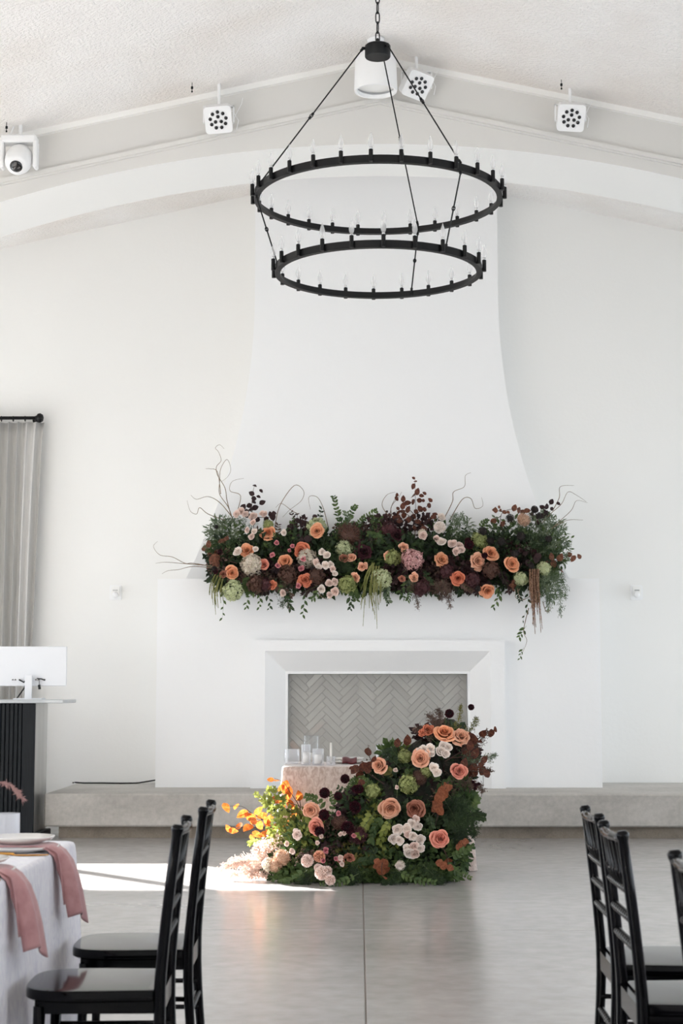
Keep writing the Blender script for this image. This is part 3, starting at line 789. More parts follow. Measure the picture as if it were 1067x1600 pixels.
# ------------------------------------------------------------------ tables and cloths
def cloth(x0, x1, y0, y1, zt, r, flare, amp, nf, seed, zb=.004, cn=6):
    rg = random.Random(seed)
    per = []                                   # rounded rectangle outline, with outward normals
    def seg(ax, ay, bx, by, nx, ny):
        L = math.hypot(bx - ax, by - ay); k = max(2, int(L / .02))
        for i in range(k): per.append((ax + (bx - ax) * i / k, ay + (by - ay) * i / k, nx, ny))
    def arc(cx, cy, a0):
        for i in range(cn): a = a0 + math.pi / 2 * i / cn; per.append((cx + r * math.cos(a), cy + r * math.sin(a), math.cos(a), math.sin(a)))
    seg(x1, y0 + r, x1, y1 - r, 1, 0); arc(x1 - r, y1 - r, 0)
    seg(x1 - r, y1, x0 + r, y1, 0, 1); arc(x0 + r, y1 - r, math.pi / 2)
    seg(x0, y1 - r, x0, y0 + r, -1, 0); arc(x0 + r, y0 + r, math.pi)
    seg(x0 + r, y0, x1 - r, y0, 0, -1); arc(x1 - r, y0 + r, 1.5 * math.pi)
    n = len(per); m = Mesh(); vs_ = []; fs_ = []
    ph = [rg.uniform(0, 6.28) for _ in range(5)]
    rows = [(-.02, 0.0), (-.012, 0.0), (-.003, .003), (.003, .012)] + [(None, t) for t in (.04, .09, .15, .22, .3, .38, .46, .54, .62, .69, zt - zb)]
    for (off, dz) in rows:
        for i, (x, y, nx, ny) in enumerate(per):
            s = i / n * 2 * math.pi
            if off is None:
                t = min(1, dz / (zt - zb))
                corner = (abs(nx * ny) * 2) ** .7
                wob = math.sin(nf * s + ph[0]) * .6 + math.sin(nf * 1.73 * s + ph[1]) * .4 + .3 * math.sin(nf * 3.1 * s + ph[2])
                o_ = .004 + flare * t + amp * wob * t ** 1.2 + corner * flare * 1.2 * t
            else: o_ = off
            vs_.append((x + nx * o_, y + ny * o_, zt - dz))
    for j in range(len(rows) - 1):
        for i in range(n):
            k = (i + 1) % n
            fs_.append((j * n + i, (j + 1) * n + i, (j + 1) * n + k, j * n + k))
    fs_.append(tuple(range(n)))
    m.add(vs_, fs_); return m
def table(name, x0, x1, y0, y1, zt, label, group=None):
    t = thing(name, ((x0 + x1) / 2, (y0 + y1) / 2, 0), label, 'table', group)
    wood = MT['bark']
    m = Mesh(); m.box(x0 + .012, x1 - .012, y0 + .012, y1 - .012, zt - .035, zt - .012); wmesh('tabletop', m, wood, t)
    for sx in (x0 + .12, x1 - .12):
        for sy in (y0 + .12, y1 - .12):
            m = Mesh(); m.tube([(sx, sy, 0), (sx, sy, zt - .03)], .02, 8); wmesh('leg', m, wood, t)
    return t
TZ = .757
table('dining_table', -2.05, -1.04, 3.3, 6.22, TZ, 'long dining table under the pale lilac cloth at lower left', 'long dining tables')
o = link('tablecloth', cloth(-2.05, -1.04, 3.3, 6.22, TZ, .05, .035, .012, 26, 3).data('tablecloth', MT['velvet_lilac'], True)); tag(o, 'pale lilac crushed velvet cloth on the dining table at lower left', 'tablecloth', 'dining tablecloths')
table('dining_table', 1.27, 2.2, 3.0, 6.15, TZ, 'long dining table at the right edge behind the black chairs', 'long dining tables')
o = link('tablecloth', cloth(1.27, 2.2, 3.0, 6.15, TZ, .05, .055, .012, 26, 5).data('tablecloth', MT['velvet_lilac'], True)); tag(o, 'pale lilac cloth peeking in at the right edge behind black chairs', 'tablecloth', 'dining tablecloths')
SX_0, SX_1, SY_0, SY_1 = -.565, .80, 12.42, 13.25
table('sweetheart_table', SX_0, SX_1, SY_0, SY_1, TZ, 'small sweetheart table standing in front of fireplace behind the flowers')
o = link('tablecloth', cloth(SX_0, SX_1, SY_0, SY_1, TZ, .04, .03, .016, 13, 8).data('tablecloth', MT['velvet_blush'], True)); tag(o, 'blush beige velvet cloth on the table in front of fireplace', 'tablecloth')

# ------------------------------------------------------------------ chairs
def bead_rail(p, q, r, nb):
    p, q = Vector(p), Vector(q); pts = []; rr = []
    n = nb * 4
    for i in range(n + 1):
        pts.append(p.lerp(q, i / n)); rr.append(r * (.5 + .62 * abs(math.sin(math.pi * i / 4))))
    m = Mesh(); m.tube(pts, rr, 7); return m
def make_chair():
    t = thing('banquet_chair', (0, 0, 0), 'x', 'chair')
    blk = MT['black_resin']
    # seat: front is +Y
    poly = []
    for k in range(33):
        a = math.pi * k / 32
        poly.append((.205 * math.copysign(abs(math.cos(a)) ** .55, math.cos(a)), .02 + .185 * math.sin(a) ** .6))
    poly += [(-.19, -.175), (-.17, -.185), (.17, -.185), (.19, -.175)]
    m = Mesh(); cxy = (0, 0)
    rings = [(.955, .418), (1.0, .424), (1.0, .446), (.985, .452), (.9, .4535)]
    n = len(poly); vs_ = []; fs_ = []
    for s_, z in rings: vs_ += [(x * s_, y * s_, z) for x, y in poly]
    for j in range(len(rings) - 1):
        for i in range(n): k = (i + 1) % n; fs_.append((j * n + i, j * n + k, (j + 1) * n + k, (j + 1) * n + i))
    fs_ += [tuple(range(n))[::-1], tuple((len(rings) - 1) * n + i for i in range(n))]
    m.add(vs_, fs_); o = part('seat', m, blk, t); shade_auto(o.data, 40)
    m = Mesh()
    for s_ in (-1, 1): m.box(s_ * .172 - .01, s_ * .172 + .01, -.19, .15, .385, .42)
    m.box(-.165, .165, .145, .165, .385, .42); m.box(-.18, .18, -.205, -.185, .385, .445)
    part('seat_rail', m, blk, t)
    def backp(z): return -.195 - .048 * max(0, (z - .45) / .47) ** 1.25 - .03 * max(0, (.4 - z) / .4) ** 1.6
    for s_ in (-1, 1):
        zs = [0, .05, .12, .2, .28, .36, .42, .46, .5, .58, .66, .74, .82, .89, .905, .912, .92]
        rr = [.0135, .0145, .0155, .016, .0165, .017, .0175, .0175, .017, .0165, .016, .016, .0155, .015, .019, .019, .012]
        m = Mesh(); m.tube([(s_ * (.187 + .004 * math.sin(z * 3)), backp(z), z) for z in zs], rr, 10); part('back_post', m, blk, t, smooth=True)
        m = Mesh(); m.tube([(s_ * .178, .16, .0), (s_ * .176, .155, .2), (s_ * .172, .15, .405)], [.0125, .0155, .018], 10); part('leg', m, blk, t, smooth=True)
        m = Mesh(); m.tube([(s_ * .18, -.205, .2), (s_ * .176, .155, .2)], .0085, 7); part('stretcher', m, blk, t, smooth=True)
        m = Mesh(); m.tube([(s_ * .18, -.2, .29), (s_ * .175, .152, .29)], .0085, 7); part('stretcher', m, blk, t, smooth=True)
    part('stretcher', bead_rail((-.178, .156, .25), (.178, .156, .25), .011, 11), blk, t, smooth=True)
    part('stretcher', bead_rail((-.185, backp(.25), .25), (.185, backp(.25), .25), .011, 11), blk, t, smooth=True)
    # top rail dips slightly backwards
    pts = [(x, backp(.895) - .018 * (1 - (x / .187) ** 2), .897) for x in [-.187 + .374 * i / 12 for i in range(13)]]
    m = Mesh(); m.tube(pts, [.0125 * (.8 + .3 * abs(math.sin(i * 1.3))) for i in range(13)], 8); part('top_rail', m, blk, t, smooth=True)
    for z in (.755, .675, .598):
        part('back_rail', bead_rail((-.187, backp(z), z), (.187, backp(z), z), .0125, 11), blk, t, smooth=True)
    for i in range(6):
        x = -.187 + .374 * (i + 1) / 7
        b0, b1 = backp(.755), backp(.895) - .018 * (1 - (x / .187) ** 2)
        m = Mesh(); m.tube([(x, b0, .755), (x, b0 * .5 + b1 * .5, .79), (x, b0 * .5 + b1 * .5, .8), (x, b0 * .5 + b1 * .5, .81), (x, b1, .9)], [.0075, .0075, .0105, .0075, .0075], 7); part('spindle', m, blk, t, smooth=True)
    return t
chair = make_chair()
specs = [(-.772, 5.065, math.pi / 2 + .035, 'black chair with glossy seat at the lilac table, nearer the camera', 'chairs along the left table'),
         (-.765, 5.825, math.pi / 2 + .02, 'black chair with glossy seat at the lilac table, farther from the camera', 'chairs along the left table'),
         (.972, 4.865, -math.pi / 2 - .01, 'middle of the three black chairs at the right, overlapping the far one', 'chairs along the right table'),
         (1.005, 5.53, -math.pi / 2 - .02, 'farthest black chair at the right, its back partly behind the middle one', 'chairs along the right table'),
         (1.01, 3.93, -math.pi / 2, 'nearest black chair cut off by the right edge', 'chairs along the right table')]
for i, (x, y, a, lab, grp) in enumerate(specs):
    M = Matrix.Translation((x, y, 0)) @ Matrix.Rotation(a, 4, 'Z')
    if i == len(specs) - 1:
        chair.matrix_basis = M; o = chair; WM[chair.name] = M
    else: o = copy_tree(chair, M)
    tag(o, lab, 'chair', grp)

# ------------------------------------------------------------------ place settings on the left table
def lathe_obj(name, prof, mat, loc, parent=None, n=40, auto=None):
    m = Mesh(); m.lathe(prof, n); me = m.data(name, mat, True)
    if auto: shade_auto(me, auto)
    return link(name, me, parent, Matrix.Translation(Vector(loc)))
TOP = TZ + .001
words = [('farthest', 5.80), ('middle', 5.05), ('nearest', 4.32)]
for w_, y in words:
    px_ = -1.165
    o = lathe_obj('dinner_plate', [(0, 0), (.085, 0), (.09, .003), (.128, .012), (.137, .017), (.138, .020), (.134, .0205), (.09, .008), (0, .006)], MT['porcelain'], (px_, y, TOP)); tag(o, 'white dinner plate under the folded napkin, %s setting on the lilac table' % w_, 'plate', 'dinner plates on the left table')
    o = lathe_obj('salad_plate', [(0, 0), (.07, 0), (.075, .003), (.108, .014), (.117, .021), (.1185, .024), (.114, .0245), (.075, .009), (0, .007)], MT['porcelain'], (px_, y + .004, TOP + .027)); tag(o, 'sand glazed salad plate on the napkin, %s setting on the lilac table' % w_, 'plate', 'salad plates on the left table')
    m = Mesh()
    path = [(-1.42, .024), (-1.36, .0235), (-1.2, .0225), (-1.115, .0225), (-1.075, .026), (-1.045, .024), (-1.015, .010), (-.99, -.018), (-.972, -.06), (-.958, -.11), (-.948, -.16), (-.94, -.205)]
    def nap(u, v):
        s_ = u * (len(path) - 1); k = min(int(s_), len(path) - 2); f = s_ - k
        x = path[k][0] * (1 - f) + path[k + 1][0] * f; z = path[k][1] * (1 - f) + path[k + 1][1] * f
        drop = max(0, (u - .42) / .58)
        wdt = .066
        yy = y - .03 + (v - .5) * 2 * wdt
        roll = max(0, (.34 - v) / .34)                       # near edge rolled under, towards the table
        x -= .042 * roll ** 1.3 * min(1, drop * 2.2); z -= .022 * roll ** 1.3 * max(0, min(1, (u - .3) * 5)) * (1 - .6 * drop)
        yy += .016 * roll * min(1, drop * 2)
        return (x + .008 * math.sin(8 * v) * drop, yy, TOP + z - .03 * drop * v + .012 * drop * math.sin(5 * v))
    m.grid(nap, 44, 14)
    # lower layer of the folded cloth, hanging closer to the table
    p2 = [(-1.42, .0215), (-1.2, .0205), (-1.10, .0205), (-1.05, .017), (-1.022, .002), (-1.012, -.04), (-1.004, -.10), (-.995, -.17)]
    def nap2(u, v):
        s_ = u * (len(p2) - 1); k = min(int(s_), len(p2) - 2); f = s_ - k
        return (p2[k][0] * (1 - f) + p2[k + 1][0] * f, y - .03 + (v - .5) * .12, TOP + p2[k][1] * (1 - f) + p2[k + 1][1] * f)
    m.grid(nap2, 24, 4)
    o = link('napkin', m.data('napkin', MT['napkin'], True)); tag(o, 'dusty rose napkin hanging over the table edge, %s setting' % w_, 'napkin', 'napkins on the left table')
    md = o.modifiers.new('thick', 'SOLIDIFY'); md.thickness = .003; md.offset = 1
    # gold knife and fork lie on near side
    kt = thing('gold_knife', (-1.2, y - .165, TOP), 'gold knife beside the plates, %s setting on the lilac table' % w_, 'knife', 'gold knives on the left table')
    m = Mesh()
    m.grid(lambda u, v: (-1.16 + .125 * u, y - .165 + (.003 + .015 * math.sin(math.pi * min(1, u * 1.0)) ** .7 * (1 - .5 * u)) * (v * 2 - 1) * 1.0, TOP + .0035 + .002 * (1 - abs(v * 2 - 1))), 12, 4)
    ob = wmesh('blade', m, MT['gold'], kt, True); md = ob.modifiers.new('t', 'SOLIDIFY'); md.thickness = .0025
    m = Mesh(); m.tube([(-1.34, y - .165, TOP + .006), (-1.26, y - .165, TOP + .007), (-1.15, y - .165, TOP + .006)], [.007, .0065, .005], 8); wmesh('handle', m, MT['gold'], kt, True)
def tumbler(name, loc, r, h, label, mat, group=None, ribs=24, foot=True, fill=None):
    m = Mesh(); n = ribs * 4; vs_ = []; fs_ = []
    prof = [(0, .003), (r * .82, .003), (r * .86, .006), (r * .86, .010), (r * .98, .02), (r, .035), (r, h * .5), (r * 1.0, h * .97), (r * 1.0, h), (r * .97, h)] if foot else \
           [(0, .001), (r * .97, .001), (r, .006), (r, h * .5), (r, h * .97), (r, h), (r * .97, h)]
    for q, (rr, z) in enumerate(prof):
        for k in range(n):
            a = 2 * math.pi * k / n
            rib = 1 + (.018 * abs(math.sin(ribs * a / 2)) if 3 < q < len(prof) - 3 else 0)
            vs_.append((rr * rib * math.cos(a), rr * rib * math.sin(a), z))
    for i in range(len(prof) - 1):
        for k in range(n): fs_.append((i * n + k, i * n + (k + 1) % n, (i + 1) * n + (k + 1) % n, (i + 1) * n + k))
    m.add(vs_, fs_)
    if fill is None:
        o = link(name, m.data(name, mat, True), None, Matrix.Translation(Vector(loc)))
        return tag(o, label[0], label[1], group)
    t = thing(name, loc, label[0], label[1], group)
    link('glass', m.data('glass', mat, True), t, WM[t.name])
    m = Mesh(); m.lathe([(0, .014), (fill[0], .014), (fill[0], fill[1]), (fill[0] * .8, fill[1] - .004), (.004, fill[1] - .006)], 20); link('candle', m.data('candle', MT['candle'], True), t, WM[t.name])
    m = Mesh(); m.tube([(0, 0, fill[1] - .006), (.001, 0, fill[1] + .008)], .001, 5); link('wick', m.data('wick', MT['cable']), t, WM[t.name])
    return t
g = at(10, 1300, 5.95)
tumbler('water_glass', (g.x, 5.95, TOP), .046, .118, ('ribbed water glass on the lilac table beside farthest plates', 'glass'), MT['glass_frost'])
# dried grass leaning from a small bottle just beyond the left edge
v0 = Vector((-1.47, 5.62, TOP))
vase = lathe_obj('bud_vase', [(0, 0), (.03, 0), (.034, .01), (.034, .06), (.013, .09), (.012, .13), (.014, .135), (.010, .135), (.009, .09), (.028, .06), (.028, .012), (0, .01)], MT['glass_ribbed'], v0, n=20)
tag(vase, 'slim glass bud vase with dried grass on the lilac table', 'vase')
gr = thing('dried_grass', v0 + Vector((0, 0, .02)), 'dusty pink dried grass plume arching in at left above the table', 'dried grass')
MT['dry_pink'] = plain('dry_pink_grass', (132, 98, 98), 0.9, c2=(160, 126, 120), scale=30)
q = [v0 + Vector((0, 0, .02)), v0 + Vector((.004, 0, .14)), v0 + Vector((.03, 0, .21)), at(0, 1222, 5.62), at(14, 1226, 5.6), at(27, 1236, 5.6), at(37, 1250, 5.6)]
m = Mesh(); m.tube(q, [.002, .002, .002, .0018, .0015, .0012, .0005], 5); wmesh('stem', m, MT['dry_pink'], gr)
m = Mesh(); rg = random.Random(5)
for k in range(170):
    s_ = 2.3 + 3.6 * rg.random(); i = int(min(s_, 5.99)); f = s_ - i; p = q[min(i, 5)].lerp(q[min(i + 1, 6)], f if i < 6 else 1)
    d = (q[min(i + 1, 6)] - q[min(i, 5)]).normalized() + Vector((rg.gauss(0, .55), rg.gauss(0, .55), rg.gauss(0, .55) - .15)); d.normalize()
    L = rg.uniform(.012, .028); w_ = d.cross(Vector((0, 1, 0))).normalized() * .0011
    m.add([p - w_, p + d * L * .5 - w_ * 1.4, p + d * L, p + d * L * .5 + w_ * 1.4, ], [(0, 1, 2, 3)])
o = wmesh('plume', m, MT['dry_pink'], gr); tag(o, kind='stuff')

# ------------------------------------------------------------------ table settings on the sweetheart table
def on_table(px, Y): p = at(px, 1190, Y); return Vector((p.x, Y, TOP))
tumbler('water_glass', on_table(456, 12.78), .058, .115, ('wide ribbed glass at the left end of the small table', 'glass'), MT['glass_ribbed'], 'glassware on the small table', 22)
tumbler('candle_cylinder', on_table(478, 12.62), .036, .155, ('tall narrow glass cylinder with a candle on the small table', 'candle holder'), MT['glass_ribbed'], 'glassware on the small table', 18, False, (.024, .10))
tumbler('candle_cylinder', on_table(486, 12.95), .062, .215, ('tallest wide clear glass cylinder behind the others on the small table', 'candle holder'), MT['glass'], 'glassware on the small table', 24, False, (.035, .08))
tumbler('candle_cylinder', on_table(497, 12.58), .043, .125, ('glass cylinder with candle in front of the tallest one', 'candle holder'), MT['glass_ribbed'], 'glassware on the small table', 20, False, (.03, .08))
t = tumbler('taper_holder', on_table(517, 12.57), .034, .068, ('short glass holder with a thin white taper on the small table', 'candle holder'), MT['glass_ribbed'], 'glassware on the small table', 16, False, (.0085, .17))
tumbler('water_glass', on_table(595, 12.62), .036, .158, ('tall ribbed glass standing among the flowers on the small table', 'glass'), MT['glass_ribbed'], 'glassware on the small table', 18)
for px, lab in ((545, 'left plate stack on the small table'), (640, 'right plate stack on the small table')):
    p = on_table(px, 12.93)
    o = lathe_obj('dinner_plate', [(0, 0), (.085, 0), (.128, .012), (.138, .020), (.134, .0205), (.09, .008), (0, .006)], MT['porcelain'], p); tag(o, 'white dinner plate, ' + lab, 'plate', 'plates on the small table')
    o = lathe_obj('salad_plate', [(0, 0), (.07, 0), (.108, .014), (.1185, .024), (.114, .0245), (.075, .009), (0, .007)], MT['porcelain'], p + Vector((0, 0, .021))); tag(o, 'white salad plate on top, ' + lab, 'plate', 'plates on the small table')
    m = Mesh(); m.grid(lambda u, v: (p.x - .05 + .11 * u, p.y - .19 + .16 * v, TOP + .012 + (.036 * min(1, v * 2.2)) + .005 * math.sin(7 * u)), 10, 8)
    o = link('napkin', m.data('napkin', MT['napkin_dark'], True)); tag(o, 'wine red napkin, ' + lab, 'napkin', 'napkins on the small table'); md = o.modifiers.new('t', 'SOLIDIFY'); md.thickness = .008

# ------------------------------------------------------------------ flowers: meshes
def dirM(loc, d, roll, s):
    """matrix with local +Z along d"""
    d = Vector(d).normalized()
    q = Vector((0, 0, 1)).rotation_difference(d)
    S = s if isinstance(s, (tuple, list)) else (s, s, s)
    return Matrix.Translation(Vector(loc)) @ q.to_matrix().to_4x4() @ Matrix.Rotation(roll, 4, 'Z') @ Matrix.Diagonal((S[0], S[1], S[2], 1))

def rose_mesh(name, layers, seed, nu=5, nv=4, ruffle=.03):
    """layers of overlapping cupped petals: (count, rim radius, rim height, outward curl, half width)"""
    rg = random.Random(seed); m = Mesh(); rim = []
    ox, oy = rg.gauss(0, .03), rg.gauss(0, .03)
    for li, (cnt, R, H, curl, wid) in enumerate(layers):
        a0 = rg.uniform(0, 6.28); k0 = 1 - R                      # heart sits a little off centre
        for k in range(cnt):
            a = a0 + 2 * math.pi * k / cnt + rg.gauss(0, .15)
            jr = .05 + .15 * R
            Rk = R * (1 + rg.uniform(-jr, jr)); Hk = H + rg.gauss(0, .05); lean = rg.uniform(-.12, .12); rf = rg.uniform(0, 6.28); tip = rg.uniform(.0, .18) * R
            dep = .42 + .12 * R
            def f(u, v):
                s = u * 2 - 1
                rad = Rk * (.55 + .45 * v ** .7)
                z = Hk - dep * (1 - v) ** 1.3
                t = max(0, (v - .55) / .45)
                rad += curl * t * t; z -= curl * .9 * t * t
                e = abs(s) ** 2.2
                rad -= Rk * .16 * e * v; z -= .16 * e * v * (1 + .6 * R)
                rad += tip * max(0, 1 - 3 * abs(s)) * t
                z += ruffle * math.sin(4.2 * s + rf) * v * v
                rad *= 1 + lean * s * .6
                ang = a + s * wid
                return (ox * k0 + rad * math.cos(ang), oy * k0 + rad * math.sin(ang), z)
            m.grid(f, nu, nv)
            rim += [(j / nv) * (1 - .25 * abs(i / nu * 2 - 1) ** 2) * (.72 + .28 * R) for i in range(nu + 1) for j in range(nv + 1)]
    # calyx closing the back
    m.lathe([(.0, -.42), (.25, -.38), (.62, -.18), (.72, -.02)], 10, None, False, False)
    m.lathe([(.0, layers[0][2] - .06), (layers[0][1] * .7, layers[0][2] - .12), (layers[0][1], layers[0][2] - .3)], 8, None, False, False)
    m.rim = rim
    return m
GARDEN = [(2, .09, .44, .0, 1.5), (3, .17, .44, .01, 1.25), (3, .27, .43, .02, 1.2), (4, .38, .40, .035, 1.0), (4, .50, .35, .05, 1.0), (5, .63, .28, .07, .85), (5, .76, .18, .10, .85), (5, .86, .05, .14, .85)]
CUP = [(2, .10, .58, .0, 1.5), (3, .20, .58, .015, 1.25), (3, .33, .55, .03, 1.2), (4, .47, .48, .05, 1.0), (4, .62, .36, .08, 1.0), (5, .80, .18, .16, .85)]
SPRAY = [(2, .14, .5, .0, 1.5), (3, .28, .5, .02, 1.2), (4, .46, .44, .04, 1.0), (5, .66, .32, .07, .85), (5, .86, .12, .1, .8)]
OPEN = [(3, .14, .34, .02, 1.2), (4, .30, .34, .05, 1.0), (5, .50, .28, .10, .8), (5, .68, .18, .16, .78), (5, .82, .04, .22, .62)]
def ball_mesh(n, seed, plen, pwid, sq=1.0, half=False, quad=True):
    rg = random.Random(seed); m = Mesh()
    ico = []
    for i in range(n):
        z = 1 - 2 * (i + .5) / n
        if half and z < -.35: continue
        r = math.sqrt(1 - z * z); a = i * 2.399963
        ico.append(Vector((r * math.cos(a), r * math.sin(a), z * sq)))
    for d in ico:
        d = d.normalized(); t = Vector((rg.gauss(0, 1), rg.gauss(0, 1), rg.gauss(0, 1))); t = (t - d * t.dot(d)).normalized(); b = d.cross(t)
        base = Vector((d.x, d.y, d.z * sq)) * (1 - plen)
        top = base + d * plen * rg.uniform(.9, 1.15)
        m.add([base, base + (top - base) * .55 + t * pwid, top + t * pwid * .5 + b * pwid * .35, top - t * pwid * .5 + b * pwid * .1, base + (top - base) * .55 - t * pwid], [(0, 1, 2, 3, 4)])
    m.rim = [0.15, .75, 1.0, 1.0, .75] * len(ico)
    # solid heart
    m.lathe([(0, -.75 * sq), (.5, -.55 * sq), (.78, 0), (.5, .55 * sq), (0, .75 * sq)], 10)
    return m
def hydrangea_mesh(n, seed):
    rg = random.Random(seed); m = Mesh()
    for i in range(n):
        z = 1 - 1.55 * (i + .5) / n
        r = math.sqrt(max(0, 1 - z * z)); a = i * 2.399963
        d = Vector((r * math.cos(a), r * math.sin(a), z)) + Vector((rg.gauss(0, .08), rg.gauss(0, .08), rg.gauss(0, .08))); d.normalize()
        c0 = d.copy(); d = (d + Vector((rg.gauss(0, .3), rg.gauss(0, .3), rg.gauss(0, .3)))).normalized()
        t = Vector((rg.gauss(0, 1), rg.gauss(0, 1), rg.gauss(0, 1))); t = (t - d * t.dot(d)).normalized(); b = d.cross(t)
        c = c0 * rg.uniform(.72, 1.02); s = rg.uniform(.19, .27)
        for k in range(4):
            ang = k * math.pi / 2; u = t * math.cos(ang) + b * math.sin(ang); w = b * math.cos(ang) - t * math.sin(ang)
            m.add([c, c + (u * .55 + w * .42) * s + d * .03, c + u * s * 1.05 + d * rg.uniform(-.03, .05), c + (u * .55 - w * .42) * s + d * .03], [(0, 1, 2, 3)])
    m.lathe([(0, -.4), (.3, -.3), (.46, 0), (.32, .34), (0, .48)], 10)
    return m
def leaf_pts(L, W, fold=.15, bend=.2, n=4, blunt=1.0):
    """leaf along +Y, normal +Z"""
    vs = []
    for i in range(n + 1):
        t = i / n
        w = W * (math.sin(math.pi * min(1, t ** .8 * .93 + .04)) ** blunt)
        if i == n: w = W * .03
        y = L * t; z = -bend * L * t * t
        vs += [(-w, y, z + fold * w), (0, y, z), (w, y, z + fold * w)]
    fs = []
    for i in range(n):
        a = i * 3
        fs += [(a, a + 1, a + 4, a + 3), (a + 1, a + 2, a + 5, a + 4)]
    return vs, fs
FM = {}
FM['garden'] = [rose_mesh('r', GARDEN, s) for s in (1, 2, 3)]
FM['cup'] = [rose_mesh('r', CUP, s) for s in (4, 5)]
FM['spray'] = [rose_mesh('r', SPRAY, s, 4, 3) for s in (6, 7)]
FM['open'] = [rose_mesh('r', OPEN, s, 4, 4, .09) for s in (8, 9)]
FM['carnation'] = [ball_mesh(170, 10, .42, .15, .8)]
FM['pod'] = [ball_mesh(240, 11, .22, .07, .9)]
FM['hydrangea'] = [hydrangea_mesh(150, s) for s in (12, 13)]
FM['lace'] = [ball_mesh(260, 14, .5, .045, .75)]
PM = {
 'peach': petal('peach_petals', (230, 146, 104), (248, 190, 152)),
 'salmon': petal('salmon_petals', (216, 124, 106), (242, 172, 150)),
 'coral': petal('coral_petals', (198, 104, 76), (228, 144, 112)),
 'apricot': petal('apricot_petals', (232, 160, 126), (248, 200, 172)),
 'dusty': petal('dusty_rose_petals', (150, 88, 70), (194, 134, 112)),
 'blush': petal('blush_petals', (238, 208, 194), (250, 234, 226), .2, .86),
 'white': petal('ivory_petals', (244, 228, 216), (252, 246, 240), .2, .9),
 'pink': petal('pink_petals', (206, 112, 122), (232, 170, 172)),
 'mauvepink': petal('mauve_petals', (170, 90, 100), (226, 180, 178)),
 'wine': petal('wine_petals', (38, 10, 18), (66, 22, 32)),
 'black': plain('dark_seed_head', (20, 14, 14), .9, c2=(38, 28, 22), scale=6),
 'greenh': leafy('green_hydrangea_petals', (166, 176, 124), (222, 224, 188), .25, scale=11),
 'limeh': leafy('lime_hydrangea_petals', (122, 132, 74), (186, 190, 128), .25, scale=11),
 'creamh': leafy('antique_hydrangea_petals', (194, 184, 154), (248, 234, 226), .25, scale=11),
 'mauveh': leafy('mauve_hydrangea_petals', (156, 92, 100), (240, 204, 196), .25, scale=11),
 'brownh': leafy('brown_hydrangea_petals', (70, 48, 40), (112, 80, 68), .2, scale=11),
 'wineh': leafy('wine_hydrangea_petals', (56, 28, 34), (98, 58, 60), .2, scale=11),
 'tanh': leafy('tan_flower_heads', (180, 140, 112), (208, 178, 156), .2, scale=5),
}
LM = {
 'deep': leafy('deep_green_leaves', (34, 48, 30), (60, 78, 44), .25),
 'grey': leafy('grey_green_leaves', (82, 98, 74), (122, 134, 106), .25),
 'mid': leafy('mid_green_leaves', (58, 80, 44), (94, 112, 62), .3),
 'lime': leafy('lime_green_leaves', (116, 128, 56), (160, 166, 88), .35),
 'bronze': leafy('bronze_leaves', (76, 40, 30), (114, 66, 48), .3, scale=6),
 'brown': leafy('brown_leaves', (96, 58, 44), (140, 92, 70), .3, scale=6),
 'plum': leafy('plum_leaves', (36, 20, 22), (62, 36, 36), .15),
 'rust': leafy('rust_orange_leaves', (168, 84, 34), (214, 128, 58), .45, scale=6),
 'copper': leafy('copper_leaves', (128, 72, 48), (162, 98, 68), .35, scale=6),
 'olive': leafy('olive_leaves', (92, 92, 44), (132, 124, 66), .3),
 'smoke': leafy('smoky_brown_sprays', (76, 58, 50), (112, 88, 78), .2),
 'straw': leafy('pale_straw_blooms', (188, 160, 146), (222, 200, 188), .3),
}
FD = {}
def fdata(kind, v, colour):
    key = (kind, v, colour)
    if key not in FD: FD[key] = FM[kind][v].data(kind + '_' + colour, PM[colour], True)
    return FD[key]
NAMES = {'garden': 'rose', 'cup': 'rose', 'spray': 'spray_rose', 'open': 'open_flower', 'carnation': 'carnation', 'pod': 'seed_head', 'hydrangea': 'hydrangea', 'lace': 'filler_flower'}
VIEW = Vector((0, -1, -.05))
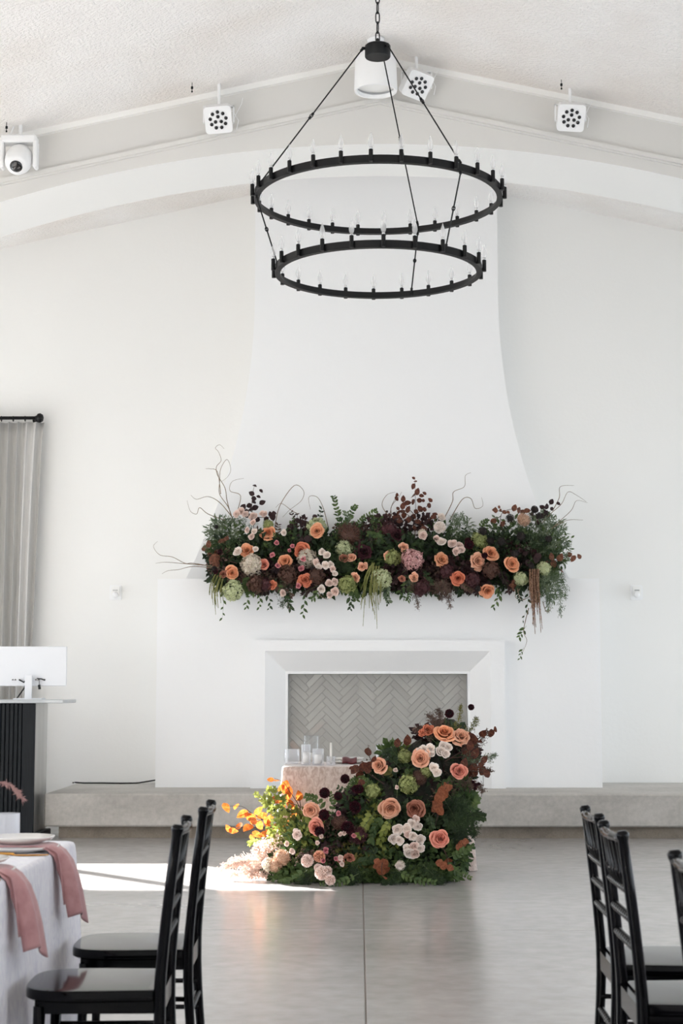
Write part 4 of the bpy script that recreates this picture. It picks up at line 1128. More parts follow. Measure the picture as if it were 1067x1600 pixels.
class Arrangement:
    def __init__(s, root, Yf, cx, cy, seed):
        s.root = root; s.Yf = Yf; s.cx, s.cy = cx, cy; s.rg = random.Random(seed)
    def facing(s, px, py, wob=.35):
        k = .0016
        return Vector(((px - s.cx) * k + s.rg.gauss(0, wob * .55), -1, -(py - s.cy) * k * 2.2 + .1 + s.rg.gauss(0, wob * .5))).normalized()
    def flower(s, kind, colour, px, py, dia, dy=0.0, wob=.35, flat=1.0):
        Y = s.Yf(px, py) + dy - .05
        r = dia / 2 / FPX * Y * 1.12
        v = s.rg.randrange(len(FM[kind]))
        d = s.facing(px, py, wob)
        p = at(px, py, Y)
        if kind == 'hydrangea': p = p - d * r * .35
        return link(NAMES[kind], fdata(kind, v, colour), s.root, dirM(p, d, s.rg.uniform(0, 6.28), (r, r, r * flat)))
    def flowers(s, rows):
        for row in rows: s.flower(*row)
    def big_leaf_branch(s, name, leafname, mat, stems, leaves, thick=.004, dy=0.0, W=.36, jit=.05, stemmat='bark'):
        """a branch whose large leaves are pieces of their own"""
        m = Mesh()
        for st in stems:
            pts = [at(x, y, s.Yf(x, y) + dy) for x, y in st]
            pts = smooth_path(pts, 4)
            n = len(pts); m.tube(pts, [thick * (1 - .7 * i / n) for i in range(n)], 5)
        b = wmesh(name, m, MT[stemmat], s.root)
        stempts = [at(x, y, s.Yf(x, y) + dy) for st in stems for x, y in smooth_px(st)]
        for (x, y, dia) in leaves:
            Y = s.Yf(x, y) + dy + s.rg.gauss(0, jit)
            L = dia / FPX * Y * 1.22
            c = at(x, y, Y)
            near = min(stempts, key=lambda q: (q - c).length)
            grow = (c - near); grow.y *= .3
            if grow.length < .01: grow = Vector((s.rg.gauss(0, 1), 0, s.rg.gauss(0, 1) + .6))
            grow = (grow.normalized() + Vector((s.rg.gauss(0, .25), s.rg.gauss(0, .2), s.rg.gauss(0, .25)))).normalized()
            nrm = Vector((s.rg.gauss(0, .3), -1, s.rg.gauss(.15, .3)))
            nrm = (nrm - grow * nrm.dot(grow)).normalized(); xx = grow.cross(nrm)
            R3 = Matrix((xx, grow, nrm)).transposed().to_4x4()
            key = ('leaf', leafname, mat)
            if key not in FD:
                mm = Mesh(); vs_, fs_ = leaf_pts(1.0, W, .18, .16, 5, .8); mm.add([(x, y - .5, z) for x, y, z in vs_], fs_); FD[key] = mm.data(leafname, LM[mat], True)
            link(leafname, FD[key], b, Matrix.Translation(c) @ R3 @ Matrix.Diagonal((L, L, L, 1)))
            # leaf stalk is short enough to be hidden by its blade
        return b
    def sprig(s, name, mat, path, leafpx, n, W=.32, dy=0.0, thick=.0028, pair=True, droop=0.0, stemmat='stem'):
        """a stem with small leaves along it"""
        pts = [at(x, y, s.Yf(x, y) + dy + (j * .015 * s.rg.gauss(0, 1))) for j, (x, y) in enumerate(path)]
        pts = smooth_path(pts, 5); N = len(pts)
        m = Mesh(); m.tube(pts, [thick * (1 - .75 * i / N) for i in range(N)], 4)
        b = wmesh(name, m, MT[stemmat], s.root)
        ml = Mesh()
        for k in range(n):
            t = .12 + .88 * (k + .5) / n; f = t * (N - 1); i = min(int(f), N - 2); p = pts[i].lerp(pts[i + 1], f - i); tan = (pts[i + 1] - pts[i]).normalized()
            for sd in ((-1, 1) if pair else ((-1) ** k,)):
                Y = p.y; L = leafpx / FPX * Y * s.rg.uniform(.75, 1.2) * (1 - .35 * t)
                side = tan.cross(Vector((0, -1, 0))).normalized() * sd
                g = (tan * .75 + side * s.rg.uniform(.6, 1.1) + Vector((0, s.rg.gauss(0, .35), -droop + s.rg.gauss(0, .15)))).normalized()
                nr = Vector((s.rg.gauss(0, .4), -1, s.rg.gauss(.3, .4))); nr = (nr - g * nr.dot(g)).normalized(); xx = g.cross(nr)
                R3 = Matrix.Translation(p) @ Matrix((xx, g, nr)).transposed().to_4x4()
                vs_, fs_ = leaf_pts(L, L * W, .15, .2, 3); ml.add(vs_, fs_, R3)
        o = link('leaves', None or sub(ml, b, LM[mat]), b, WM[b.name]); tag(o, kind='stuff')
        return b
    def plume(s, name, mat, path, wpx, n, dy=0.0, fine=.0011, droop=.1, stemmat='stem'):
        """feathery spray: a stem with many needle-fine side shoots"""
        pts = smooth_path([at(x, y, s.Yf(x, y) + dy) for x, y in path], 5); N = len(pts)
        m = Mesh(); m.tube(pts, [.0022 * (1 - .8 * i / N) for i in range(N)], 4)
        b = wmesh(name, m, MT[stemmat], s.root)
        ml = Mesh()
        for k in range(n):
            t = .1 + .9 * s.rg.random(); f = t * (N - 1); i = min(int(f), N - 2); p = pts[i].lerp(pts[i + 1], f - i); tan = (pts[i + 1] - pts[i]).normalized()
            L = wpx / FPX * p.y * s.rg.uniform(.5, 1.1) * (1.05 - .75 * t)
            g = (tan * s.rg.uniform(.4, .9) + Vector((s.rg.gauss(0, .8), s.rg.gauss(0, .5), s.rg.gauss(0, .8) - droop))).normalized()
            e = p + g * L
            w = g.cross(Vector((0, 1, 0))); w = (w.normalized() if w.length > 1e-4 else Vector((1, 0, 0))) * fine
            ml.add([p - w, e, p + w], [(0, 1, 2)])
            for q in range(5):
                u = .25 + .75 * s.rg.random(); pp = p + g * L * u; gg = (g * .7 + Vector((s.rg.gauss(0, .8), s.rg.gauss(0, .5), s.rg.gauss(0, .8) - droop))).normalized()
                l2 = L * .33 * s.rg.uniform(.6, 1.2); w2 = gg.cross(Vector((0, 1, 0))); w2 = (w2.normalized() if w2.length > 1e-4 else Vector((1, 0, 0))) * fine * 1.7
                ml.add([pp, pp + gg * l2 * .5 + w2, pp + gg * l2, pp + gg * l2 * .5 - w2], [(0, 1, 2, 3)])
        o = link('needles', sub(ml, b, LM[mat]), b, WM[b.name]); tag(o, kind='stuff')
        return b
    def twig(s, path, r0=.0055, dy=0.0):
        pts = smooth_path([at(x, y, s.Yf(x, y) + dy + .03 * s.rg.gauss(0, 1)) for x, y in path], 6); N = len(pts)
        m = Mesh(); m.tube(pts, [r0 * (1 - .78 * i / N) for i in range(N)], 6)
        return wmesh('willow_twig', m, MT['twig'], s.root, True)
    def amaranth(s, colour, strands, r=.008, dy=0.0):
        m = Mesh()
        more = []
        for path in strands:
            for _ in range(2):
                ox, sh = s.rg.uniform(-5, 5), s.rg.uniform(.55, .95)
                more.append([path[0]] + [(x + ox * (k + 1) / 2, path[0][1] + (y - path[0][1]) * sh) for k, (x, y) in enumerate(path[1:])])
        for path in list(strands) + more:
            pts = smooth_path([at(x, y, s.Yf(x, y) + dy + .015 * s.rg.gauss(0, 1)) for x, y in path], 10); N = len(pts)
            m.tube(pts, [r * (1 - .72 * i / N) * s.rg.uniform(.65, 1.35) for i in range(N)], 6)
            for i in range(0, N):
                for _ in range(7):
                    d = Vector((s.rg.gauss(0, 1), s.rg.gauss(0, 1), s.rg.gauss(0, .6))).normalized(); rr = r * (1 - .6 * i / N)
                    c = pts[i] + d * rr * 1.1; u = d.cross(Vector((0, 0, 1))); u = u.normalized() * rr * .5 if u.length > 1e-3 else Vector((rr, 0, 0))
                    m.add([c - u, c + d * rr * .9, c + u, c - d * rr * .2 - Vector((0, 0, rr))], [(0, 1, 2), (0, 2, 3)])
        return wmesh('amaranthus', m, colour, s.root)
    def mass(s, name, mat, blobs, leaf, W=.36, dy=0.0):
        """foliage mass nobody could count: leaves over rounded clumps"""
        m = Mesh()
        for (px, py, rx, rz, n) in blobs:
            Y0 = s.Yf(px, py) + .17 + dy; c = at(px, py, Y0); ax, az = rx / FPX * Y0, rz / FPX * Y0; ay = min(ax, az, .14)
            for k in range(n):
                d = Vector((s.rg.gauss(0, 1), -abs(s.rg.gauss(0, 1)), s.rg.gauss(0, 1))).normalized()
                q = s.rg.uniform(.55, 1.0)
                p = c + Vector((d.x * ax * q, d.y * ay * q, d.z * az * q))
                if p.z < .02: p.z = .02 + abs(s.rg.gauss(0, .015))
                g = (d + Vector((s.rg.gauss(0, .7), s.rg.gauss(0, .5), s.rg.gauss(0, .7)))).normalized()
                nr = Vector((s.rg.gauss(0, .6), -1, s.rg.gauss(.4, .6))); nr = (nr - g * nr.dot(g))
                if nr.length < 1e-3: continue
                nr.normalize(); xx = g.cross(nr)
                L = leaf * s.rg.uniform(.6, 1.25)
                vs_, fs_ = leaf_pts(L, L * W, .2, .25, 2)
                m.add(vs_, fs_, Matrix.Translation(p) @ Matrix((xx, g, nr)).transposed().to_4x4())
        m.v = [(x, y, max(z, .004)) for x, y, z in m.v]
        o = wmesh(name, m, LM[mat], s.root); tag(o, kind='stuff'); return o
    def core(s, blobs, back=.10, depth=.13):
        """dark foam core, added so gaps between leaves read as opaque shade"""
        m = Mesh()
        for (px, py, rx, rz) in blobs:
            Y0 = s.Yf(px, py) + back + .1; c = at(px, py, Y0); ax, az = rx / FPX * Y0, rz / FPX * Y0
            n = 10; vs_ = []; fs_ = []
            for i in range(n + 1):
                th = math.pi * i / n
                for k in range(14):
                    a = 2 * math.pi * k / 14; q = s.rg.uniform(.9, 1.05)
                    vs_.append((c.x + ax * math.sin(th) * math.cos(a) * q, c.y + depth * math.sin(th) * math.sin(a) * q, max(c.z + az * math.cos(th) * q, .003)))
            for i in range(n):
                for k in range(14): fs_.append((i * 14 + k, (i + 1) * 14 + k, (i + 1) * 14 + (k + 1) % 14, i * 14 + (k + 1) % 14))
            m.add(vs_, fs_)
        o = wmesh('dark_core', m, MT['foam'], s.root); tag(o, kind='stuff'); return o
def sub(m, parent, mat):
    inv = WM[parent.name].inverted(); m.v = [tuple(inv @ Vector(v)) for v in m.v]; return m.data('sub', mat)
def smooth_path(P, k):
    P = [Vector(p) for p in P]
    if len(P) < 3: return [P[0].lerp(P[-1], i / k) for i in range(k + 1)]
    out = []
    for i in range(len(P) - 1):
        a, b, c, d = P[max(i - 1, 0)], P[i], P[i + 1], P[min(i + 2, len(P) - 1)]
        for j in range(k):
            t = j / k
            out.append(.5 * ((2 * b) + (c - a) * t + (2 * a - 5 * b + 4 * c - d) * t * t + (3 * b - a - 3 * c + d) * t ** 3))
    out.append(P[-1]); return out
def smooth_px(st): return [(p.x, p.y) for p in smooth_path([Vector((x, y, 0)) for x, y in st], 5)]
def S5(L, ox=230, oy=690, k=3.05): return [(ox + x / k, oy + y / k) for x, y in L]
def S6(L): return S5(L, 560, 730, 2.964)
def S3(L, ox, oy, k): return [(ox + x / k, oy + y / k, d) for x, y, d in L]

# ------------------------------------------------------------------ garland on the mantel
def YM(px, py): return 15.77 + max(-.02, min(.44, .44 * (915 - py) / 130))
gar = thing('mantel_flower_garland', (XC, 16.2, STOP), 'long garland of peach roses, dark foliage and twigs on the white mantel', 'flower arrangement')
A = Arrangement(gar, YM, 600, 870, 21)
A.core([(350, 885, 28, 34), (395, 875, 42, 42), (450, 878, 45, 42), (505, 878, 45, 42), (560, 880, 45, 42), (615, 876, 48, 44), (670, 878, 45, 42), (720, 880, 45, 40), (775, 876, 48, 42), (825, 878, 42, 40)], .11, .13)
A.mass('foliage_deep', 'deep', [(350, 880, 30, 45, 377), (400, 880, 45, 50, 609), (455, 878, 48, 50, 667), (510, 880, 48, 52, 667), (565, 882, 48, 48, 609), (620, 880, 50, 50, 667), (680, 880, 50, 50, 667), (735, 880, 48, 48, 609), (790, 875, 48, 50, 609), (835, 880, 38, 48, 464)], .062, .30)
A.mass('foliage_mid', 'mid', [(360, 850, 30, 40, 174), (430, 870, 40, 45, 203), (530, 880, 40, 50, 319), (560, 890, 40, 40, 232), (600, 860, 30, 40, 174), (690, 850, 35, 40, 174), (800, 850, 40, 40, 217), (850, 870, 30, 40, 188)], .058, .28)
A.mass('foliage_plum', 'plum', [(415, 900, 38, 26, 319), (490, 895, 40, 26, 319), (600, 830, 34, 30, 290), (640, 900, 50, 26, 377), (700, 895, 45, 26, 377), (735, 905, 30, 22, 261), (810, 870, 40, 30, 348), (565, 860, 26, 26, 232), (470, 840, 20, 30, 174), (660, 830, 34, 26, 232)], .05, .42, -.02)
A.mass('foliage_smoke', 'smoke', [(545, 838, 28, 24, 609), (400, 905, 34, 24, 377), (448, 898, 28, 22, 377), (590, 850, 26, 28, 290), (690, 905, 40, 24, 348), (345, 880, 22, 26, 217)], .035, .3, -.03)
A.mass('foliage_grey', 'grey', [(350, 832, 30, 26, 348), (845, 830, 40, 30, 464), (720, 830, 22, 26, 188), (870, 860, 22, 34, 217), (860, 915, 18, 26, 174)], .055, .14, -.01)
A.flowers([('garden', 'peach', 419, 832, 23), ('garden', 'peach', 386, 860, 22), ('cup', 'peach', 446, 876, 22), ('cup', 'peach', 363, 895, 22), ('garden', 'peach', 495, 829, 21, -.06),
  ('garden', 'coral', 471, 861, 24), ('open', 'coral', 477, 906, 21), ('open', 'peach', 690, 875, 23), ('open', 'apricot', 746, 877, 24), ('garden', 'peach', 767, 864, 23), ('cup', 'peach', 800, 881, 23),
  ('garden', 'peach', 762, 923, 22), ('garden', 'coral', 716, 903, 21), ('cup', 'salmon', 413, 882, 18), ('open', 'coral', 424, 914, 15), ('cup', 'apricot', 549, 871, 13), ('cup', 'dusty', 538, 872, 14),
  ('open', 'apricot', 566, 885, 14), ('open', 'apricot', 555, 902, 14), ('open', 'apricot', 591, 901, 13), ('open', 'apricot', 606, 869, 14), ('open', 'apricot', 631, 855, 14), ('open', 'apricot', 647, 902, 14), ('open', 'dusty', 628, 904, 10), ('open', 'dusty', 349, 897, 12)])
sp = [(369, 803, 10), (376, 799, 11), (383, 803, 9), (386, 828, 8), (397, 830, 9), (393, 838, 9), (371, 862, 13), (399, 858, 8), (503, 862, 10), (510, 867, 11), (494, 879, 10), (498, 885, 9), (509, 883, 11), (516, 882, 10), (520, 889, 9), (523, 896, 8), (515, 911, 11), (523, 909, 10), (502, 920, 11), (523, 924, 12), (515, 930, 9),
      (661, 837, 12), (683, 842, 10), (690, 846, 12), (707, 849, 12), (718, 853, 11), (713, 861, 12), (721, 859, 10), (690, 807, 11), (395, 806, 12), (413, 803, 9), (443, 832, 9), (395, 816, 9), (442, 927, 10), (409, 802, 8)]
for x, y, d in sp: A.flower('spray', 'blush' if (x + y) % 3 else 'white', x, y, d * 1.12, -.05)
for x, y, d in [(425, 867, 8), (432, 848, 8), (434, 884, 8), (457, 853, 7), (471, 888, 9), (452, 860, 6), (466, 915, 8), (474, 873, 9)]: A.flower('spray', 'pink', x, y, d, -.05)
A.flowers([('carnation', 'white', 687, 824, 18, -.04), ('hydrangea', 'creamh', 391, 882, 32, -.02), ('hydrangea', 'greenh', 361, 923, 30, -.02), ('hydrangea', 'greenh', 493, 824, 30), ('hydrangea', 'creamh', 478, 872, 28), ('hydrangea', 'mauveh', 645, 874, 31, -.04), ('hydrangea', 'greenh', 537, 857, 25), ('hydrangea', 'limeh', 542, 913, 26),
  ('hydrangea', 'greenh', 596, 905, 30), ('hydrangea', 'limeh', 613, 872, 24), ('hydrangea', 'wineh', 607, 826, 23), ('hydrangea', 'limeh', 418, 819, 15), ('lace', 'tanh', 818, 812, 20), ('hydrangea', 'limeh', 748, 845, 26), ('hydrangea', 'greenh', 852, 888, 20), ('hydrangea', 'greenh', 815, 905, 20), ('lace', 'brownh', 545, 836, 34), ('hydrangea', 'brownh', 447, 898, 27), ('hydrangea', 'brownh', 494, 903, 24),
  ('hydrangea', 'brownh', 398, 914, 26), ('hydrangea', 'wineh', 415, 915, 18), ('open', 'wine', 568, 862, 24), ('hydrangea', 'wineh', 660, 917, 22), ('hydrangea', 'wineh', 655, 925, 14), ('hydrangea', 'brownh', 770, 890, 25), ('hydrangea', 'wineh', 738, 907, 22), ('hydrangea', 'wineh', 700, 893, 20), ('open', 'wine', 620, 836, 20), ('hydrangea', 'creamh', 660, 832, 12)])
for x, y, d in [(797, 810, 13), (754, 830, 13), (814, 838, 13), (783, 846, 12), (857, 842, 10), (805, 865, 12), (766, 845, 11), (842, 806, 10), (830, 884, 9), (747, 920, 9), (835, 796, 11), (335, 889, 9), (338, 823, 7)]: A.flower('pod', 'black', x, y, d, -.07)
for x, y, d in [(757, 868, 9), (733, 851, 13), (731, 845, 9), (344, 862, 8), (337, 893, 8)]: A.flower('carnation', 'wine', x, y, d, -.06)
# branches with large leaves
A.big_leaf_branch('beech_branch', 'leaf', 'bronze', [[(648, 840), (649, 810), (649, 780), (648, 748)], [(649, 815), (635, 803), (624, 800)], [(649, 806), (634, 790), (630, 782)], [(650, 803), (665, 793), (672, 782)], [(648, 830), (665, 818), (676, 806), (684, 803)], [(612, 836), (609, 812), (612, 790), (620, 775)]],
  S3([(440, 45, 5), (460, 80, 6), (437, 135, 9), (433, 230, 12), (480, 188, 10), (525, 230, 7), (435, 297, 9), (505, 280, 9), (540, 280, 6), (333, 262, 9), (380, 305, 10), (330, 335, 10), (383, 372, 10), (330, 390, 10), (285, 403, 8), (340, 437, 10), (383, 487, 11), (285, 450, 7), (277, 362, 6), (440, 450, 10), (470, 400, 9), (510, 365, 10), (605, 335, 9), (615, 275, 7), (555, 205, 6), (265, 262, 7), (268, 222, 6), (295, 495, 8), (245, 460, 8), (450, 560, 7), (640, 533, 8), (695, 425, 7), (555, 370, 8), (490, 500, 9), (520, 520, 9), (590, 495, 9), (550, 570, 9), (600, 530, 9), (650, 450, 9), (660, 420, 8), (420, 585, 7), (670, 610, 8)], 580, 740, 6.67))
k4 = lambda L: S3(L, 730, 770, 5.93)
A.big_leaf_branch('beech_branch', 'leaf', 'brown', [[(790, 850), (782, 815), (786, 800), (803, 795), (815, 797)], [(783, 806), (770, 815)], [(785, 800), (772, 796)]], k4([(250, 152, 9), (240, 265, 11), (437, 138, 10), (295, 130, 5), (345, 180, 7), (310, 160, 6), (480, 165, 12), (515, 180, 10), (555, 165, 9), (330, 285, 10), (262, 160, 8), (378, 180, 6)]))
A.big_leaf_branch('smoke_bush_branch', 'leaf', 'plum', [[(835, 835), (840, 812), (848, 800), (862, 785)], [(843, 808), (852, 803)], [(840, 812), (835, 798)]], k4([(628, 155, 12), (692, 132, 8), (735, 127, 8), (780, 82, 8), (740, 200, 12), (650, 290, 9), (620, 235, 9), (845, 100, 6), (785, 150, 6), (700, 215, 8), (665, 280, 9), (715, 180, 8), (598, 195, 6), (600, 500, 10), (560, 530, 11), (620, 560, 11), (580, 600, 10), (640, 620, 10), (540, 570, 10), (660, 590, 10), (600, 650, 10), (560, 650, 9)]), W=.42)
A.big_leaf_branch('beech_branch', 'leaf', 'brown', [[(845, 880), (868, 876), (890, 868), (905, 872)], [(866, 878), (874, 888), (878, 893)]], k4([(780, 590, 10), (800, 660, 11), (945, 570, 10), (980, 610, 10), (1038, 590, 8), (880, 725, 8), (715, 640, 12), (860, 600, 12), (785, 620, 8)]))
A.big_leaf_branch('beech_branch', 'leaf', 'brown', [[(815, 880), (805, 905), (803, 922)]], k4([(430, 895, 9), (470, 800, 12), (440, 840, 12), (415, 860, 9), (485, 820, 8)]))
A.big_leaf_branch('smoke_bush_branch', 'leaf', 'plum', [[(398, 840), (394, 800), (394, 775), (398, 757)], [(396, 808), (420, 808), (428, 800)], [(394, 800), (380, 793)]], [(398, 759, 7), (393, 771, 8), (397, 779, 8), (404, 776, 6), (410, 785, 9), (397, 784, 8), (394, 796, 12), (399, 793, 9), (380, 792, 9), (385, 799, 8), (386, 805, 9), (426, 808, 10), (422, 803, 7), (428, 802, 7), (408, 767, 6), (416, 811, 8), (395, 815, 9), (402, 812, 8), (389, 790, 8), (412, 815, 8)], W=.44)
A.big_leaf_branch('smoke_bush_branch', 'leaf', 'plum', [[(475, 860), (472, 830), (466, 812), (464, 803)], [(474, 845), (480, 820), (492, 807)]], [(464, 803, 8), (467, 814, 9), (478, 819, 10), (479, 825, 10), (492, 807, 7), (468, 839, 10), (476, 833, 11), (481, 842, 11), (470, 845, 9), (485, 850, 9), (477, 850, 10), (490, 812, 6), (487, 838, 8)], W=.42)
A.big_leaf_branch('magnolia_branch', 'leaf', 'brown', [[(370, 880), (345, 872), (325, 858), (318, 862)], [(360, 855), (350, 845)]], [(320, 856, 14), (326, 850, 10), (353, 844, 13), (346, 846, 10), (335, 872, 16), (331, 876, 13), (340, 866, 14), (337, 882, 12), (328, 866, 11)], W=.3)
# greenery
for path, lp, n in [([(533, 830), (528, 805), (521, 775)], 9, 11), ([(536, 830), (545, 808), (556, 790)], 10, 9), ([(555, 832), (565, 812), (588, 798)], 9, 12), ([(600, 850), (588, 820), (584, 806)], 10, 9), ([(605, 850), (590, 838), (576, 835)], 10, 9), ([(461, 850), (459, 825), (459, 810)], 8, 7), ([(740, 850), (750, 822), (762, 812)], 7, 8)]:
    A.sprig('ruscus_sprig', 'mid', path, lp, n)
for path, lp, n in [([(410, 915), (388, 935), (385, 950)], 8, 8), ([(350, 915), (349, 945), (347, 968)], 7, 6), ([(404, 925), (406, 938), (405, 950)], 7, 6), ([(415, 925), (422, 940), (420, 952)], 7, 6), ([(478, 925), (475, 945), (473, 962)], 8, 7), ([(545, 930), (549, 940), (547, 952)], 8, 7), ([(605, 915), (604, 932), (606, 945)], 6, 4), ([(776, 915), (780, 930), (770, 950)], 9, 9), ([(825, 920), (824, 945), (816, 972)], 7, 7), ([(822, 978), (816, 988), (811, 996)], 8, 7), ([(818, 1012), (814, 1020), (812, 1030)], 6, 5), ([(890, 868), (893, 842), (884, 836)], 6, 6), ([(430, 905), (440, 925), (452, 942)], 9, 10), ([(455, 920), (450, 942), (455, 952)], 8, 9), ([(500, 920), (492, 932), (486, 936)], 8, 8), ([(640, 905), (625, 925), (632, 935)], 8, 8)]:
    A.sprig('trailing_vine', 'deep' if path[0][0] % 2 else 'mid', path, lp * 1.35, max(5, n - 1), W=.24, droop=.35, dy=-.03, thick=.0015, pair=False)
for mat, path, w, n in [('grey', [(375, 850), (350, 820), (332, 835)], 26, 90), ('grey', [(378, 855), (345, 830), (322, 855)], 26, 90), ('grey', [(390, 850), (380, 815), (352, 815)], 22, 90), ('mid', [(375, 870), (350, 850), (325, 862)], 20, 80), ('grey', [(720, 860), (712, 825), (722, 800)], 16, 80), ('grey', [(705, 860), (704, 825), (712, 802)], 15, 80), ('grey', [(735, 858), (732, 830), (722, 805)], 15, 80),
    ('grey', [(820, 870), (845, 835), (868, 830)], 26, 100), ('grey', [(830, 860), (850, 815), (862, 822)], 24, 100), ('grey', [(835, 870), (870, 850), (888, 850)], 22, 100), ('grey', [(810, 850), (818, 815), (836, 806)], 22, 90), ('grey', [(845, 895), (872, 915), (876, 962)], 20, 150), ('grey', [(842, 900), (858, 930), (855, 955)], 18, 120), ('mid', [(845, 890), (876, 900), (884, 935)], 16, 110),
    ('deep', [(430, 910), (445, 930), (440, 945)], 22, 90), ('smoke', [(690, 905), (700, 925), (702, 948)], 20, 110), ('smoke', [(640, 905), (650, 930), (653, 950)], 16, 80), ('smoke', [(676, 905), (690, 925), (690, 935)], 18, 80), ('smoke', [(445, 910), (449, 935), (452, 950)], 12, 70), ('deep', [(525, 860), (530, 880), (545, 890)], 28, 120), ('deep', [(550, 850), (540, 870), (530, 880)], 28, 120)]:
    A.plume('asparagus_fern', mat, path, w, n)
AM_G = leafy('green_amaranthus', (108, 112, 58), (148, 146, 90), .2); AM_B = leafy('brown_amaranthus', (112, 78, 60), (176, 138, 112), .15, scale=60)
A.amaranth(AM_G, [[(345, 905), (336, 930), (337, 960)], [(340, 900), (332, 925), (333, 945)], [(348, 905), (344, 925), (345, 942)], [(345, 900), (339, 925), (341, 950)], [(338, 895), (331, 915), (331, 935)]], .006, -.06)
A.amaranth(AM_G, [[(582, 880), (572, 915), (567, 978)], [(585, 885), (578, 920), (577, 950)], [(588, 885), (584, 920), (582, 955)], [(592, 885), (588, 925), (589, 982)], [(578, 885), (570, 915), (571, 945)], [(585, 880), (574, 905), (563, 945)], [(595, 890), (594, 920), (592, 945)], [(583, 885), (580, 930), (585, 960)]], .0065, -.07)
A.amaranth(AM_B, [[(832, 890), (832, 930), (836, 990)], [(838, 890), (838, 935), (840, 960)], [(835, 890), (836, 940), (832, 975)], [(841, 890), (842, 940), (845, 988)], [(828, 890), (829, 925), (832, 955)], [(834, 890), (834, 930), (836, 965)]], .0075, -.06)
rg = random.Random(91)
for k in range(46):
    x = rg.uniform(335, 870); up = rg.random() < .55
    y0 = rg.uniform(835, 865) if up else rg.uniform(885, 915)
    y1 = y0 + (-rg.uniform(25, 48) if up else rg.uniform(14, 30)); x1 = x + rg.uniform(-26, 26)
    A.sprig('leafy_sprig', rg.choice(['mid', 'deep', 'deep', 'plum', 'grey', 'smoke']), [(x, y0), ((x + x1) / 2 + rg.uniform(-5, 5), (y0 + y1) / 2), (x1, y1)], rg.uniform(8, 12), rg.randrange(6, 10), W=rg.uniform(.2, .32), dy=rg.uniform(-.02, .06))
for path in [S5([(405, 365), (385, 310), (345, 250), (345, 190), (350, 130), (380, 85), (398, 130), (385, 165), (355, 190)]), S5([(400, 355), (380, 280), (370, 220), (335, 160), (330, 120), (352, 90), (340, 50), (325, 30), (345, 15), (367, 35)]), S5([(370, 375), (290, 345), (250, 315), (235, 345), (205, 330), (190, 280)]),
    S5([(405, 360), (345, 290), (290, 262), (235, 275), (208, 255)]), S5([(420, 360), (445, 260), (395, 235), (405, 190), (460, 175)]), S5([(340, 600), (220, 580), (180, 580), (120, 550), (60, 540), (30, 500), (50, 475)]), S5([(340, 605), (220, 595), (150, 610), (100, 615), (70, 630)]), S5([(280, 590), (180, 582), (90, 575), (40, 580)]), S5([(350, 250), (335, 145), (300, 130), (278, 130)]),
    S5([(605, 430), (630, 310), (700, 210), (745, 235), (735, 280), (680, 325), (645, 360)]), S5([(720, 345), (690, 330), (640, 295), (612, 315)]), S5([(865, 420), (840, 320), (810, 265), (770, 265), (778, 325)]),
    S6([(165, 260), (150, 190), (185, 140), (200, 115)]), S6([(160, 250), (110, 180), (130, 130), (170, 115)]), S6([(390, 250), (435, 160), (440, 115), (490, 90), (495, 40), (520, 25)]), S6([(425, 240), (480, 150), (520, 145), (540, 190), (575, 180), (570, 140)]),
    S6([(850, 260), (890, 215), (940, 170), (970, 115), (1010, 130), (1055, 160)]), S6([(870, 310), (920, 260), (985, 200), (1010, 155), (1060, 165)]), S6([(900, 280), (970, 245), (1040, 245)]), S6([(900, 200), (930, 140), (935, 90), (1000, 85)]),
    S6([(735, 555), (750, 610), (790, 600), (800, 570)]), [(812, 920), (805, 932), (815, 938), (828, 932)], [(826, 950), (818, 985), (823, 1002), (814, 1024)], [(848, 940), (853, 955), (860, 952), (858, 940)], [(497, 922), (502, 932), (512, 936), (522, 930)]]:
    A.twig(path, .0045)

# ------------------------------------------------------------------ arrangement on the floor in front of small table
def YF(px, py): return 11.50 + .60 * max(-.02, min(1.05, (1385 - py) / 280)) + (.16 if px < 430 else .16 * max(0, (480 - px) / 50)) 
flo = thing('floor_flower_arrangement', (.2, 11.75, 0), 'tall sweeping mound of peach roses and bronze leaves on the floor before the table', 'flower arrangement')
B = Arrangement(flo, YF, 600, 1270, 33)
B.core([(462, 1350, 40, 32), (510, 1330, 48, 52), (560, 1315, 50, 66), (610, 1300, 52, 84), (660, 1270, 52, 110), (698, 1240, 40, 90), (690, 1200, 44, 56), (700, 1160, 34, 36), (700, 1310, 32, 60)], .14, .17)
B.mass('foliage_deep', 'deep', [(455, 1355, 42, 30, 300), (510, 1335, 52, 52, 600), (570, 1320, 55, 66, 800), (630, 1320, 58, 66, 800), (690, 1310, 42, 66, 560), (640, 1250, 55, 60, 600), (690, 1210, 50, 55, 560), (590, 1240, 40, 44, 360), (700, 1165, 36, 36, 240)], .058, .30)
B.mass('foliage_mid', 'mid', [(490, 1365, 70, 18, 420), (590, 1372, 80, 14, 420), (660, 1368, 60, 14, 260), (480, 1320, 40, 40, 260), (575, 1255, 36, 34, 300), (640, 1190, 30, 26, 160), (725, 1260, 20, 40, 240), (610, 1350, 60, 30, 260), (690, 1340, 40, 30, 200), (615, 1180, 24, 20, 120)], .055, .27, -.03)
B.mass('foliage_lime', 'lime', [(585, 1290, 36, 32, 420), (575, 1245, 28, 24, 300), (450, 1300, 30, 40, 260), (480, 1310, 34, 36, 220), (635, 1180, 20, 16, 110), (640, 1220, 26, 20, 140), (430, 1250, 18, 18, 70), (600, 1310, 30, 30, 160)], .045, .34, -.05)
